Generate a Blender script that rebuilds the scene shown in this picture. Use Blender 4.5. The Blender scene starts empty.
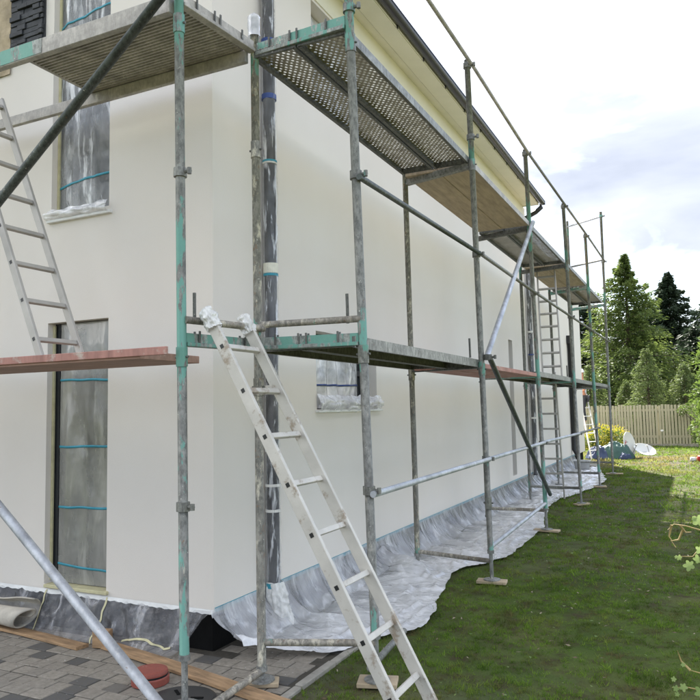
import bpy, math, random
import numpy as np
from mathutils import Vector, Matrix, noise as mn

# ------------------------------------------------------------------ camera, sky, sun, exposure
sc = bpy.context.scene
col = sc.collection
R_ = math.radians
CAM = (3.3243, -4.4431, 1.8)
cd = bpy.data.cameras.new('camera'); cam = bpy.data.objects.new('camera', cd); col.objects.link(cam)
cam.matrix_world = Matrix(((0.89894, 0.05319, 0.43483, CAM[0]), (0.43765, -0.06558, -0.89675, CAM[1]),
                           (-0.01918, 0.99643, -0.08224, CAM[2]), (0, 0, 0, 1)))
cd.sensor_width = 36.0; cd.lens = 36.0 * 711 / 700; cd.clip_start = .05; cd.clip_end = 3000
sc.camera = cam
SUN = Vector((-.482, .877, 1.0)).normalized()
sun_el = math.asin(SUN.z); sun_az = math.atan2(SUN.x, SUN.y)
w = bpy.data.worlds.new('World'); sc.world = w; w.use_nodes = True
nt = w.node_tree; nt.nodes.clear()
def N(t, ty, **kw):
    n = t.nodes.new(ty)
    for k, v in kw.items():
        if k == 'inp':
            for a, b in v.items(): n.inputs[a].default_value = b
        else: setattr(n, k, v)
    return n
sky = N(nt, 'ShaderNodeTexSky', sky_type='NISHITA', sun_disc=False, sun_elevation=sun_el, sun_rotation=sun_az, air_density=1.0, dust_density=1.2, ozone_density=1.0)
bg = N(nt, 'ShaderNodeBackground', inp={'Strength': .13}); wo = N(nt, 'ShaderNodeOutputWorld')
tc = N(nt, 'ShaderNodeTexCoord'); sp = N(nt, 'ShaderNodeSeparateXYZ')
nt.links.new(tc.outputs['Generated'], sp.inputs[0])
zz = N(nt, 'ShaderNodeMath', operation='MAXIMUM', inp={1: .06}); nt.links.new(sp.outputs[2], zz.inputs[0])
zz2 = N(nt, 'ShaderNodeMath', operation='ADD', inp={1: .12}); nt.links.new(zz.outputs[0], zz2.inputs[0])
dx = N(nt, 'ShaderNodeMath', operation='DIVIDE'); dy = N(nt, 'ShaderNodeMath', operation='DIVIDE')
nt.links.new(sp.outputs[0], dx.inputs[0]); nt.links.new(zz2.outputs[0], dx.inputs[1])
nt.links.new(sp.outputs[1], dy.inputs[0]); nt.links.new(zz2.outputs[0], dy.inputs[1])
cb = N(nt, 'ShaderNodeCombineXYZ'); nt.links.new(dx.outputs[0], cb.inputs[0]); nt.links.new(dy.outputs[0], cb.inputs[1])
cn = N(nt, 'ShaderNodeTexNoise', inp={'Scale': .85, 'Detail': 9.0, 'Roughness': .55, 'Distortion': .35})
mp = N(nt, 'ShaderNodeMapping'); mp.inputs['Location'].default_value = (14.28, 4.67, 7.48)
nt.links.new(cb.outputs[0], mp.inputs[0]); nt.links.new(mp.outputs[0], cn.inputs['Vector'])
cr = N(nt, 'ShaderNodeValToRGB'); cr.color_ramp.elements[0].position = .36; cr.color_ramp.elements[1].position = .56
nt.links.new(cn.outputs['Fac'], cr.inputs[0])
cn2 = N(nt, 'ShaderNodeTexNoise', inp={'Scale': .9, 'Detail': 7.0, 'Roughness': .52, 'Distortion': .3})
mp2 = N(nt, 'ShaderNodeMapping'); mp2.inputs['Location'].default_value = (11.47, 6.15, .57)
nt.links.new(cb.outputs[0], mp2.inputs[0]); nt.links.new(mp2.outputs[0], cn2.inputs['Vector'])
cr2 = N(nt, 'ShaderNodeValToRGB'); cr2.color_ramp.elements.new(.575).color = (3.7, 3.8, 4.0, 1); cr2.color_ramp.elements[0].position = .33; cr2.color_ramp.elements[2].position = .69
cr2.color_ramp.elements[0].color = (1.6, 1.75, 2.1, 1); cr2.color_ramp.elements[2].color = (17.5, 17.0, 16.2, 1)
e_ = cr2.color_ramp.elements.new(.47); e_.color = (2.15, 2.3, 2.65, 1)
nt.links.new(cn2.outputs['Fac'], cr2.inputs[0])
mx = N(nt, 'ShaderNodeMix', data_type='RGBA')
nt.links.new(cr.outputs[0], mx.inputs['Factor']); nt.links.new(sky.outputs[0], mx.inputs[6]); nt.links.new(cr2.outputs[0], mx.inputs[7])
nt.links.new(mx.outputs[2], bg.inputs[0]); nt.links.new(bg.outputs[0], wo.inputs[0])
sl = bpy.data.lights.new('sun', 'SUN'); sl.energy = 5.0; sl.angle = R_(.6); sl.color = (1.0, .95, .86)
so = bpy.data.objects.new('sun', sl); col.objects.link(so); so.rotation_euler = SUN.to_track_quat('Z', 'Y').to_euler(); so.location = (-8, 14, 20)
sc.view_settings.view_transform = 'Standard'; sc.view_settings.look = 'None'; sc.view_settings.gamma = 1
sc.view_settings.exposure = 1.8
sc.render.engine = 'CYCLES'; sc.cycles.use_denoising = True; sc.cycles.max_bounces = 8; sc.cycles.transparent_max_bounces = 24
sc.cycles.diffuse_bounces = 4
random.seed(7); rng = np.random.default_rng(7)
U = random.uniform

# ------------------------------------------------------------------ materials
def mat(name):
    m = bpy.data.materials.new(name); m.use_nodes = True
    t = m.node_tree; p = t.nodes['Principled BSDF']; return m, t, p
def ramp(t, src, stops):
    r = N(t, 'ShaderNodeValToRGB'); e = r.color_ramp.elements
    while len(e) < len(stops): e.new(.5)
    for i, (pos, c) in enumerate(stops):
        e[i].position = pos; e[i].color = (c, c, c, 1) if not isinstance(c, tuple) else (*c, 1)
    t.links.new(src, r.inputs[0]); return r.outputs[0]
def noise(t, scale, detail=4, rough=.55, vec=None, stretch=None, dist=0, coord='Object'):
    n = N(t, 'ShaderNodeTexNoise', inp={'Scale': scale, 'Detail': detail, 'Roughness': rough, 'Distortion': dist})
    c = N(t, 'ShaderNodeTexCoord'); v = c.outputs[coord] if vec is None else vec
    if stretch:
        m = N(t, 'ShaderNodeMapping'); m.inputs['Scale'].default_value = stretch; t.links.new(v, m.inputs[0]); v = m.outputs[0]
    t.links.new(v, n.inputs['Vector']); return n.outputs['Fac']
def mixc(t, fac, a, b):
    m = N(t, 'ShaderNodeMix', data_type='RGBA')
    for s, i in ((fac, 'Factor'), (a, 6), (b, 7)):
        if isinstance(s, (tuple, float, int)): m.inputs[i].default_value = (*s, 1) if isinstance(s, tuple) else s
        else: t.links.new(s, m.inputs[i])
    return m.outputs[2]
def bump(t, p, h, strength=.3, dist=.01):
    b = N(t, 'ShaderNodeBump', inp={'Strength': strength, 'Distance': dist}); t.links.new(h, b.inputs['Height']); t.links.new(b.outputs[0], p.inputs['Normal'])
def simple(name, c, rough=.6, metal=0, var=.15, scale=6, b=0, bscale=40, stretch=None, dirt=None, coord='Object'):
    m, t, p = mat(name)
    lo = tuple(x * (1 - var) for x in c); hi = tuple(min(1, x * (1 + var)) for x in c)
    cc = mixc(t, ramp(t, noise(t, scale, 5, .6, stretch=stretch, coord=coord), [(.3, 0.), (.7, 1.)]), lo, hi)
    if dirt: cc = mixc(t, ramp(t, noise(t, dirt[1], 6, .7, coord=coord), [(dirt[2], 0.), (dirt[2] + .1, 1.)]), cc, dirt[0])
    t.links.new(cc, p.inputs['Base Color'])
    p.inputs['Roughness'].default_value = rough; p.inputs['Metallic'].default_value = metal
    if b: bump(t, p, noise(t, bscale, 4, .6, stretch=stretch), b)
    return m

def plaster():
    m, t, p = mat('white_plaster')
    a = mixc(t, ramp(t, noise(t, .5, 4, .6), [(.35, 0.), (.68, 1.)]), (.785, .728, .66), (.815, .77, .712))
    a = mixc(t, ramp(t, noise(t, 1.6, 6, .6, stretch=(1, 1, .25)), [(.5, 0.), (.8, .12)]), a, (.70, .65, .59))
    a = mixc(t, ramp(t, noise(t, 3.0, 7, .7), [(.58, 0.), (.76, .13)]), a, (.685, .635, .575))
    a = mixc(t, ramp(t, noise(t, 48, 4, .7), [(.66, 0.), (.72, .4)]), a, (.62, .59, .53))
    a = mixc(t, ramp(t, noise(t, 300, 2, .5), [(.3, .16), (.6, 0.)]), a, (.5, .48, .43))
    t.links.new(a, p.inputs['Base Color']); p.inputs['Roughness'].default_value = .93
    bump(t, p, noise(t, 260, 3, .6), .6, .006); return m
M = {}
M['plaster'] = plaster()
M['cream'] = simple('cream_eave_paint', (.79, .755, .625), .8, var=.05, scale=2, b=.1)
M['joint'] = simple('dark_joint', (.16, .12, .07), .9)
M['gutter'] = simple('dark_gutter', (.022, .022, .027), .35, var=.2)
M['black'] = simple('black_plastic', (.015, .015, .016), .4, var=.2)
M['plinth'] = simple('black_bitumen_plinth', (.007, .007, .007), .8, var=.3, b=.3)
M['plinth'].node_tree.nodes['Principled BSDF'].inputs['Specular IOR Level'].default_value = .1
M['roof'] = simple('dark_roof', (.05, .045, .045), .7)
M['slate'] = simple('dark_slate', (.028, .031, .036), .65, var=.45, scale=9, b=.4, dirt=((.55, .57, .6), 5, .72))
M['tan'] = simple('tan_render', (.42, .34, .23), .9, var=.25, scale=7, b=.5, dirt=((.45, .21, .07), 3, .6))
M['frame'] = simple('anthracite_frame', (.03, .032, .035), .4)
m, t, p = mat('window_glass'); p.inputs['Base Color'].default_value = (.03, .034, .036, 1); p.inputs['Roughness'].default_value = .06; M['glass'] = m
M['tape'] = simple('turquoise_tape', (.03, .27, .36), .5, var=.12)
M['navy'] = simple('navy_tape', (.02, .05, .19), .45, var=.15)
M['foam'] = simple('yellow_masking_tape', (.55, .51, .31), .7, var=.15, scale=14)
M['cloth'] = simple('white_cloth_wrap', (.72, .70, .66), .8, var=.1, scale=20, b=.5)
M['creamcloth'] = simple('cream_cloth_wrap', (.72, .70, .60), .8, var=.1, scale=20, b=.5)

def film(name, c, base, patch=.12, k=3.0, rough=.2, stretch=None, bs=.5, fine=None, bd=.012, streak=.0, sk=7., layers=False):
    """thin plastic: partly see-through, glossy, with drawn-out wrinkles that catch the light"""
    m, t, p = mat(name)
    p.inputs['Base Color'].default_value = (*c, 1); p.inputs['Roughness'].default_value = rough
    p.inputs['Specular IOR Level'].default_value = .8; p.inputs['Coat Weight'].default_value = .4; p.inputs['Coat Roughness'].default_value = .08
    al = ramp(t, noise(t, k, 5, .6, stretch=stretch, dist=.6), [(.32, max(0., base - patch)), (.68, min(1., base + patch))])
    if streak:                                  # paler, more opaque streaks imitate the highlights along the wrinkles
        c_ = N(t, 'ShaderNodeTexCoord'); mp_ = N(t, 'ShaderNodeMapping'); mp_.inputs['Rotation'].default_value = (.5, .45, .3); mp_.inputs['Scale'].default_value = (1.6, 1.6, .22); t.links.new(c_.outputs['Object'], mp_.inputs[0])
        st_ = ramp(t, noise(t, sk, 4, .6, vec=mp_.outputs[0], dist=.5), [(.54, 0.), (.66, streak)])
        ad = N(t, 'ShaderNodeMath', operation='ADD', use_clamp=True); t.links.new(al, ad.inputs[0]); t.links.new(st_, ad.inputs[1]); al = ad.outputs[0]
    if layers:
        at = N(t, 'ShaderNodeAttribute', attribute_name='tint'); ad = N(t, 'ShaderNodeMath', operation='ADD', use_clamp=True); t.links.new(al, ad.inputs[0]); t.links.new(at.outputs['Fac'], ad.inputs[1]); al = ad.outputs[0]
    t.links.new(al, p.inputs['Alpha'])
    h1 = noise(t, k * 2.2, 4, .55, stretch=fine or stretch, dist=1.0)
    if layers:                                  # crumpled facets
        c_ = N(t, 'ShaderNodeTexCoord'); mp_ = N(t, 'ShaderNodeMapping'); mp_.inputs['Scale'].default_value = (7, 11, 4); t.links.new(c_.outputs['Object'], mp_.inputs[0])
        ds_ = N(t, 'ShaderNodeVectorMath', operation='ADD'); nn = N(t, 'ShaderNodeTexNoise', inp={'Scale': 3.0, 'Detail': 2.0}); t.links.new(c_.outputs['Object'], nn.inputs['Vector'])
        t.links.new(mp_.outputs[0], ds_.inputs[0]); t.links.new(nn.outputs['Color'], ds_.inputs[1])
        vo = N(t, 'ShaderNodeTexVoronoi', feature='F1', inp={'Scale': 1.0}); t.links.new(ds_.outputs[0], vo.inputs['Vector'])
        ad = N(t, 'ShaderNodeMath', operation='MULTIPLY_ADD', inp={1: .55}); t.links.new(vo.outputs['Distance'], ad.inputs[0]); t.links.new(h1, ad.inputs[2]); h1 = ad.outputs[0]
    bump(t, p, h1, bs, bd); return m
M['film'] = film('clear_masking_film', (.80, .81, .82), .27, .14, 5, .15, (1.3, 1.3, .5), .7, (2, 2, .55), .02, .55, 8.)
M['film_pipe'] = film('pipe_masking_film', (.72, .73, .76), .13, .09, 9, .12, (1, 1, .35), .8, (1.5, 1.5, .4), .015, .75, 13.)
M['film_win'] = film('window_masking_film', (.52, .51, .46), .46, .2, 2.0, .22, (1.6, 1.6, .5), .5, (2, 2, .6), .015, .22, 5.)
M['film_white'] = film('white_masking_film', (.82, .82, .84), .60, .22, 5, .18, None, .6, None, .015, .35, 9.)
M['film_bag'] = film('white_bag_film', (.80, .79, .76), .80, .15, 7, .25, None, .7, None, .02, .2, 9.)
M['film_dark'] = film('thin_dark_film', (.46, .46, .48), .22, .10, 5, .16, (1.6, 1.6, .7), .7, (2, 2, .8), .015, .32, 5.)
M['sheet'] = film('drop_sheet_plastic', (.78, .78, .80), .40, .12, 2.6, .13, (1, 1.3, 1), .8, (.7, 3.6, .4), .02, .25, 5., True)

def steel(name, base=(.25, .25, .225), teal=(.13, .31, .25), bands=True, dirt=(.42, .39, .32), amt=.62, metal=.35, tealall=0., rust=.66, mott=.85):
    m, t, p = mat(name)
    oi = N(t, 'ShaderNodeObjectInfo'); g = N(t, 'ShaderNodeNewGeometry')
    off = N(t, 'ShaderNodeVectorMath', operation='ADD'); sc_ = N(t, 'ShaderNodeMath', operation='MULTIPLY', inp={1: 37.}); t.links.new(oi.outputs['Random'], sc_.inputs[0])
    t.links.new(g.outputs['Position'], off.inputs[0]); t.links.new(sc_.outputs[0], off.inputs[1]); v = off.outputs[0]
    a = mixc(t, ramp(t, noise(t, 7, 5, .6, vec=v), [(.3, 0.), (.7, 1.)]), tuple(x * .62 for x in base), tuple(x * 1.2 for x in base))
    a = mixc(t, ramp(t, noise(t, 16, 6, .7, vec=v, stretch=(1, 1, .35)), [(amt, 0.), (amt + .06, .85)]), a, dirt)
    a = mixc(t, ramp(t, noise(t, 38, 6, .75, vec=v, stretch=(1, 1, .45)), [(.40, mott), (.56, 0.)]), a, tuple(x * .40 for x in base))
    a = mixc(t, ramp(t, noise(t, 55, 5, .7, vec=v), [(.64, 0.), (.68, .75)]), a, (.62, .60, .53))
    # old green paint: at the frame joints (a band round each) and in worn flakes elsewhere
    n1 = noise(t, 9, 6, .7, vec=v, stretch=(1, 1, .3))
    if bands:
        sx = N(t, 'ShaderNodeSeparateXYZ'); t.links.new(g.outputs['Position'], sx.inputs[0])
        z0 = N(t, 'ShaderNodeMath', operation='SUBTRACT', inp={1: 2.32}); t.links.new(sx.outputs[2], z0.inputs[0])
        md = N(t, 'ShaderNodeMath', operation='PINGPONG', inp={1: 1.05}); t.links.new(z0.outputs[0], md.inputs[0])
        bd = ramp(t, md.outputs[0], [(.08, .17), (.34, 0.)])
        s = N(t, 'ShaderNodeMath', operation='ADD'); t.links.new(n1, s.inputs[0]); t.links.new(bd, s.inputs[1]); n1 = s.outputs[0]
    th = .66 - tealall
    a = mixc(t, ramp(t, n1, [(th, 0.), (th + .03, .92)]), a, teal)
    a = mixc(t, ramp(t, noise(t, 22, 5, .7, vec=v), [(rust, 0.), (rust + .05, .7)]), a, (.20, .11, .055))
    t.links.new(a, p.inputs['Base Color']); p.inputs['Roughness'].default_value = .55; p.inputs['Metallic'].default_value = metal
    bump(t, p, noise(t, 60, 3, .6, vec=v), .25, .004); return m
M['pole'] = steel('worn_galvanised_tube')
M['tube'] = steel('worn_plain_tube', bands=False, tealall=.0)
M['tube_cream'] = steel('paint_splashed_tube', base=(.33, .30, .25), dirt=(.55, .50, .40), amt=.52, tealall=.02, bands=False, rust=.6, metal=.1)
M['pole_green'] = steel('worn_green_tube', tealall=.115)
M['pole_cream'] = steel('paint_caked_tube', base=(.25, .24, .20), dirt=(.56, .52, .40), amt=.53, tealall=-.02, rust=.60, metal=.1)
M['teal'] = steel('green_painted_beam', base=(.34, .36, .33), tealall=.17, bands=False, rust=.70)
M['steel'] = steel('grey_deck_steel', base=(.33, .33, .31), tealall=-.06, bands=False, dirt=(.52, .50, .45))
M['steel_dark'] = steel('dull_deck_steel', base=(.15, .15, .135), tealall=-.1, bands=False, metal=.3, dirt=(.24, .22, .19))
M['alu'] = steel('light_tube', base=(.52, .54, .57), tealall=-.12, bands=False, metal=.5, dirt=(.6, .6, .58), mott=.22)
M['darktube'] = steel('dark_green_tube', base=(.10, .115, .105), teal=(.07, .2, .15), tealall=-.1, bands=False)
M['beamwhite'] = steel('whitish_beam', base=(.46, .43, .39), tealall=-.12, bands=False, metal=.1, dirt=(.6, .57, .5), rust=.72, mott=.4)
M['ladder_alu'] = simple('worn_ladder_aluminium', (.56, .53, .48), .5, .25, var=.12, scale=5, dirt=((.33, .27, .21), 8, .55), b=.1)
M['ladder_grey'] = simple('grey_ladder_aluminium', (.42, .40, .37), .5, .3, var=.12, scale=5, dirt=((.3, .25, .2), 9, .66))
M['wood'] = simple('raw_board', (.34, .215, .115), .8, var=.42, scale=5, b=.3, stretch=(1, 6, 6), dirt=((.5, .46, .4), 6, .68))
M['pad'] = simple('pale_timber_pad', (.42, .33, .22), .85, var=.2, scale=9, b=.3)
M['red_ply'] = simple('red_brown_plywood', (.38, .19, .155), .75, var=.25, scale=3, stretch=(6, 1, 1), b=.2, dirt=((.48, .40, .34), 7, .56))
M['ply'] = simple('raw_plywood', (.42, .33, .235), .8, var=.22, scale=4, stretch=(6, .8, 1), b=.2, dirt=((.16, .12, .08), 4, .66))
M['pinkply'] = simple('pinkish_plywood_edge', (.40, .25, .20), .8, var=.2, scale=4, stretch=(1, 6, 6), b=.2, dirt=((.5, .44, .38), 9, .64))
M['terracotta'] = simple('terracotta_plastic', (.26, .065, .045), .6, var=.12, scale=20, b=.1, dirt=((.4, .25, .2), 14, .68))
M['felt'] = simple('grey_felt', (.50, .46, .39), .95, var=.15, scale=12, b=.5)
M['kerb'] = simple('concrete_kerb', (.30, .28, .24), .9, var=.2, scale=9, b=.4, dirt=((.14, .13, .10), 7, .6))

def perf():
    m, t, p = mat('perforated_steel_sheet')
    c = N(t, 'ShaderNodeTexCoord'); mp_ = N(t, 'ShaderNodeMapping'); mp_.inputs['Scale'].default_value = (30, 22, 1); mp_.inputs['Rotation'].default_value = (0, 0, R_(45))
    t.links.new(c.outputs['Object'], mp_.inputs[0])
    v = N(t, 'ShaderNodeTexVoronoi', feature='F1', inp={'Scale': 1.0, 'Randomness': .12}); t.links.new(mp_.outputs[0], v.inputs['Vector'])
    al = ramp(t, v.outputs['Distance'], [(.43, 0.), (.47, 1.)]); t.links.new(al, p.inputs['Alpha'])
    rim = ramp(t, v.outputs['Distance'], [(.47, (.62, .59, .54)), (.60, (.31, .265, .215))])  # pale hole edges: rim highlights painted into the sheet colour
    a = mixc(t, ramp(t, noise(t, 5, 5, .7), [(.5, 0.), (.7, .7)]), rim, (.20, .165, .13))
    t.links.new(a, p.inputs['Base Color']); p.inputs['Metallic'].default_value = .2; p.inputs['Roughness'].default_value = .55
    bump(t, p, v.outputs['Distance'], -.5, .01); return m
M['perf'] = perf()

def paver_mat():
    m, t, p = mat('concrete_paver')
    oi = N(t, 'ShaderNodeObjectInfo')
    a = ramp(t, oi.outputs['Random'], [(0., (.28, .25, .21)), (.45, (.34, .305, .255)), (.8, (.26, .235, .20)), (.86, (.075, .075, .078)), (1., (.10, .097, .094))])
    g = N(t, 'ShaderNodeNewGeometry')
    a = mixc(t, ramp(t, noise(t, 24, 6, .7, vec=g.outputs['Position']), [(.35, .55), (.7, 0.)]), a, (.11, .095, .07))
    a = mixc(t, ramp(t, noise(t, 31, 3, .5, vec=g.outputs['Position']), [(.715, 0.), (.73, .9)]), a, (.7, .7, .68))
    t.links.new(a, p.inputs['Base Color']); p.inputs['Roughness'].default_value = .85
    bump(t, p, noise(t, 90, 4, .7, vec=g.outputs['Position']), .5, .004); return m
M['paver'] = paver_mat()
M['sand'] = simple('joint_sand', (.055, .048, .036), .95, var=.3, scale=14, b=.4)

def lawn_mat():
    m, t, p = mat('lawn_soil')
    g = N(t, 'ShaderNodeNewGeometry'); v = g.outputs['Position']
    a = mixc(t, ramp(t, noise(t, 1.1, 6, .65, vec=v), [(.35, 0.), (.65, 1.)]), (.06, .095, .02), (.11, .15, .036))
    a = mixc(t, ramp(t, noise(t, .07, 4, .6, vec=v), [(.42, 0.), (.56, .85)]), a, (.13, .115, .095))
    a = mixc(t, ramp(t, noise(t, .55, 5, .6, vec=v), [(.5, 0.), (.68, .75)]), a, (.12, .115, .04))
    a = mixc(t, ramp(t, noise(t, 5, 6, .7, vec=v), [(.46, 0.), (.66, .85)]), a, (.065, .05, .028))
    t.links.new(a, p.inputs['Base Color']); p.inputs['Roughness'].default_value = .95; p.inputs['Specular IOR Level'].default_value = .1
    bump(t, p, noise(t, 40, 5, .7, vec=v), .8, .03); return m
M['lawn'] = lawn_mat()

def leafmat(name, dark, light, trans=.35, attr=True):
    m, t, p = mat(name)
    out = t.nodes['Material Output']
    if attr:
        at = N(t, 'ShaderNodeAttribute', attribute_name='tint'); f = at.outputs['Fac']
    else:
        f = noise(t, 3, 4)
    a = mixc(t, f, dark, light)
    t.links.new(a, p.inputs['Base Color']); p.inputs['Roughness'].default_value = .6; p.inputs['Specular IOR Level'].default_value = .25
    tr = N(t, 'ShaderNodeBsdfTranslucent'); b = mixc(t, .45, a, tuple(x * 1.25 for x in light)); t.links.new(b, tr.inputs[0])
    ms = N(t, 'ShaderNodeMixShader', inp={0: trans}); t.links.new(p.outputs[0], ms.inputs[1]); t.links.new(tr.outputs[0], ms.inputs[2]); t.links.new(ms.outputs[0], out.inputs[0])
    return m
def grassmat():
    m = leafmat('grass_blades', (.095, .180, .024), (.28, .41, .062), .50); t = m.node_tree; p = t.nodes['Principled BSDF']
    p.inputs['Specular IOR Level'].default_value = .06; g = N(t, 'ShaderNodeNewGeometry'); v = g.outputs['Position']
    src = p.inputs['Base Color'].links[0].from_socket
    a = mixc(t, ramp(t, noise(t, .9, 5, .6, vec=v), [(.52, 0.), (.68, .55)]), src, (.30, .28, .085))
    a = mixc(t, ramp(t, noise(t, 3.1, 5, .6, vec=v), [(.52, 0.), (.63, .85)]), a, (.17, .13, .065))
    a = mixc(t, ramp(t, noise(t, 2.3, 6, .65, vec=v, dist=.4), [(.36, .75), (.5, 0.)]), a, (.045, .075, .016))
    sx = N(t, 'ShaderNodeSeparateXYZ'); t.links.new(v, sx.inputs[0])           # parched strip where the tarpaulin heap lies
    dry = ramp(t, N_range(t, sx.outputs[1], 15., 24.), [(0., 0.), (.35, .8), (.75, .8), (1., 0.)])
    dn = N(t, 'ShaderNodeMath', operation='MULTIPLY'); t.links.new(dry, dn.inputs[0]); t.links.new(ramp(t, noise(t, .55, 4, .6, vec=v), [(.42, 0.), (.56, 1.)]), dn.inputs[1])
    a = mixc(t, dn.outputs[0], a, (.36, .28, .12))
    t.links.new(a, p.inputs['Base Color'])
    for n in t.nodes:
        if n.type == 'BSDF_TRANSLUCENT': t.links.new(a, n.inputs[0])
    return m
def N_range(t, src, lo, hi):
    r = N(t, 'ShaderNodeMapRange', inp={'From Min': lo, 'From Max': hi}); t.links.new(src, r.inputs[0]); return r.outputs[0]
M['grass'] = grassmat()
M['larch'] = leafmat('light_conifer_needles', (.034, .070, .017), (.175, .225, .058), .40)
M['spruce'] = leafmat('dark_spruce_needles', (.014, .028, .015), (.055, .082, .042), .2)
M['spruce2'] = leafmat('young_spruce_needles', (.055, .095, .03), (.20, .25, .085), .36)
M['leaf'] = leafmat('broad_green_leaves', (.05, .10, .02), (.17, .24, .05), .40)
M['litter'] = leafmat('dry_litter', (.11, .07, .035), (.42, .36, .25), .1)
M['palleaf'] = leafmat('pale_vine_leaves', (.14, .22, .06), (.30, .38, .14), .4)
M['yellow'] = leafmat('yellow_blossom', (.42, .34, .02), (.60, .52, .05), .3)
M['bark'] = simple('bark', (.07, .05, .035), .9, var=.35, scale=9, b=.6, stretch=(1, 1, .2))
M['twig'] = simple('yellowish_twig', (.36, .27, .11), .7, var=.2)
M['fence'] = simple('weathered_fence_board', (.39, .36, .255), .85, var=.2, scale=2.2, stretch=(6, 6, .6), b=.2, coord='Object')
M['dish'] = simple('white_dish_enamel', (.78, .78, .77), .35, var=.03)
M['dishred'] = simple('red_print', (.55, .02, .03), .5)
M['grey'] = simple('mid_grey_plastic', (.36, .36, .36), .6)
M['tarp_green'] = simple('green_tarpaulin', (.035, .10, .085), .55, var=.3, scale=3, b=.5, bscale=6)
M['tarp_blue'] = simple('blue_tarpaulin', (.03, .05, .12), .55, var=.3, scale=3, b=.5, bscale=6)
M['red'] = simple('red_plastic', (.55, .03, .02), .5)
M['white'] = simple('white_plastic', (.72, .72, .70), .5)
M['skin'] = simple('skin', (.42, .19, .11), .6, var=.08)
M['shirt'] = simple('white_shirt', (.66, .66, .66), .85, var=.08)
M['trouser'] = simple('dark_trousers', (.03, .032, .04), .85)

# ------------------------------------------------------------------ mesh builder
class MB:
    def __init__(s): s.v = []; s.f = []
    def add(s, v, f):
        k = len(s.v); s.v += [tuple(x) for x in v]; s.f += [tuple(i + k for i in q) for q in f]; return s
    def box(s, a, b):
        x0, y0, z0 = a; x1, y1, z1 = b
        return s.add([(x0, y0, z0), (x1, y0, z0), (x1, y1, z0), (x0, y1, z0), (x0, y0, z1), (x1, y0, z1), (x1, y1, z1), (x0, y1, z1)],
                     [(3, 2, 1, 0), (4, 5, 6, 7), (0, 1, 5, 4), (1, 2, 6, 5), (2, 3, 7, 6), (3, 0, 4, 7)])
    def obox(s, p0, p1, wd, w_, h_):              # bar from p0 to p1; wd = width direction
        p0 = Vector(p0); p1 = Vector(p1); d = (p1 - p0).normalized(); a = Vector(wd); a = (a - d * a.dot(d)).normalized(); b = d.cross(a)
        v = [p + a * (i * w_ / 2) + b * (j * h_ / 2) for p in (p0, p1) for i, j in ((-1, -1), (1, -1), (1, 1), (-1, 1))]
        return s.add(v, [(3, 2, 1, 0), (4, 5, 6, 7), (0, 1, 5, 4), (1, 2, 6, 5), (2, 3, 7, 6), (3, 0, 4, 7)])
    def tube(s, pts, r, n=12, cap=True):
        pts = [Vector(p) for p in pts]; rs = r if isinstance(r, (list, tuple)) else [r] * len(pts)
        up = Vector((0, 0, 1)); vs = []
        d0 = (pts[-1] - pts[0]).normalized()
        if abs(d0.dot(up)) > .9: up = Vector((1, 0, 0))
        for i, p in enumerate(pts):
            d = (pts[min(i + 1, len(pts) - 1)] - pts[max(i - 1, 0)]).normalized(); a = d.cross(up).normalized(); b = d.cross(a)
            vs += [p + (a * math.cos(2 * math.pi * k / n) + b * math.sin(2 * math.pi * k / n)) * rs[i] for k in range(n)]
        fs = [(i * n + k, i * n + (k + 1) % n, (i + 1) * n + (k + 1) % n, (i + 1) * n + k) for i in range(len(pts) - 1) for k in range(n)]
        if cap: fs += [tuple(range(n)), tuple(range((len(pts) - 1) * n, len(pts) * n))[::-1]]
        return s.add(vs, fs)
    def lathe(s, prof, c, n=28, axis=None):
        vs = [Vector((r * math.cos(2 * math.pi * k / n), r * math.sin(2 * math.pi * k / n), z)) for r, z in prof for k in range(n)]
        if axis is not None:
            q = Vector((0, 0, 1)).rotation_difference(Vector(axis)); vs = [q @ x for x in vs]
        fs = [(i * n + k, i * n + (k + 1) % n, (i + 1) * n + (k + 1) % n, (i + 1) * n + k) for i in range(len(prof) - 1) for k in range(n)]
        return s.add([x + Vector(c) for x in vs], fs)
    def build(s, name, m, parent=None, smooth=False, bevel=0, tint=None):
        o0 = wloc(parent)
        me = bpy.data.meshes.new(name)
        me.from_pydata([(x - o0.x, y - o0.y, z - o0.z) for x, y, z in s.v], [], s.f); me.update()
        o = link(name, me, m, parent, smooth)
        if bevel:
            b = o.modifiers.new('bevel', 'BEVEL'); b.width = bevel; b.segments = 1; b.limit_method = 'ANGLE'
        return o
def wloc(o):
    v = Vector((0, 0, 0))
    while o is not None: v = v + o.location; o = o.parent
    return v
def link(name, me, m, parent=None, smooth=False):
    o = bpy.data.objects.new(name, me); col.objects.link(o)
    if m: me.materials.append(M[m])
    if parent: o.parent = parent
    if smooth: me.shade_smooth()
    return o
def tag(o, label=None, cat=None, group=None, kind=None):
    for k, v in (('label', label), ('category', cat), ('group', group), ('kind', kind)):
        if v: o[k] = v
    return o
def thing(name, loc, label, cat, group=None):
    o = bpy.data.objects.new(name, None); col.objects.link(o); o.location = loc; o.empty_display_size = .2
    return tag(o, label, cat, group)
def grid(name, fn, nu, nv, m, parent=None, smooth=True, thick=0, keep=None):
    v = [fn(i / nu, j / nv) for i in range(nu + 1) for j in range(nv + 1)]
    f = [(i * (nv + 1) + j, (i + 1) * (nv + 1) + j, (i + 1) * (nv + 1) + j + 1, i * (nv + 1) + j + 1) for i in range(nu) for j in range(nv)
         if keep is None or keep((i + .5) / nu, (j + .5) / nv)]
    b = MB(); b.add(v, f); o = b.build(name, m, parent, smooth)
    if thick:
        s = o.modifiers.new('solid', 'SOLIDIFY'); s.thickness = thick; s.offset = 0
    return o
def nz(x, y, z=0., k=1.): return mn.noise(Vector((x * k, y * k, z * k)))
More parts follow.
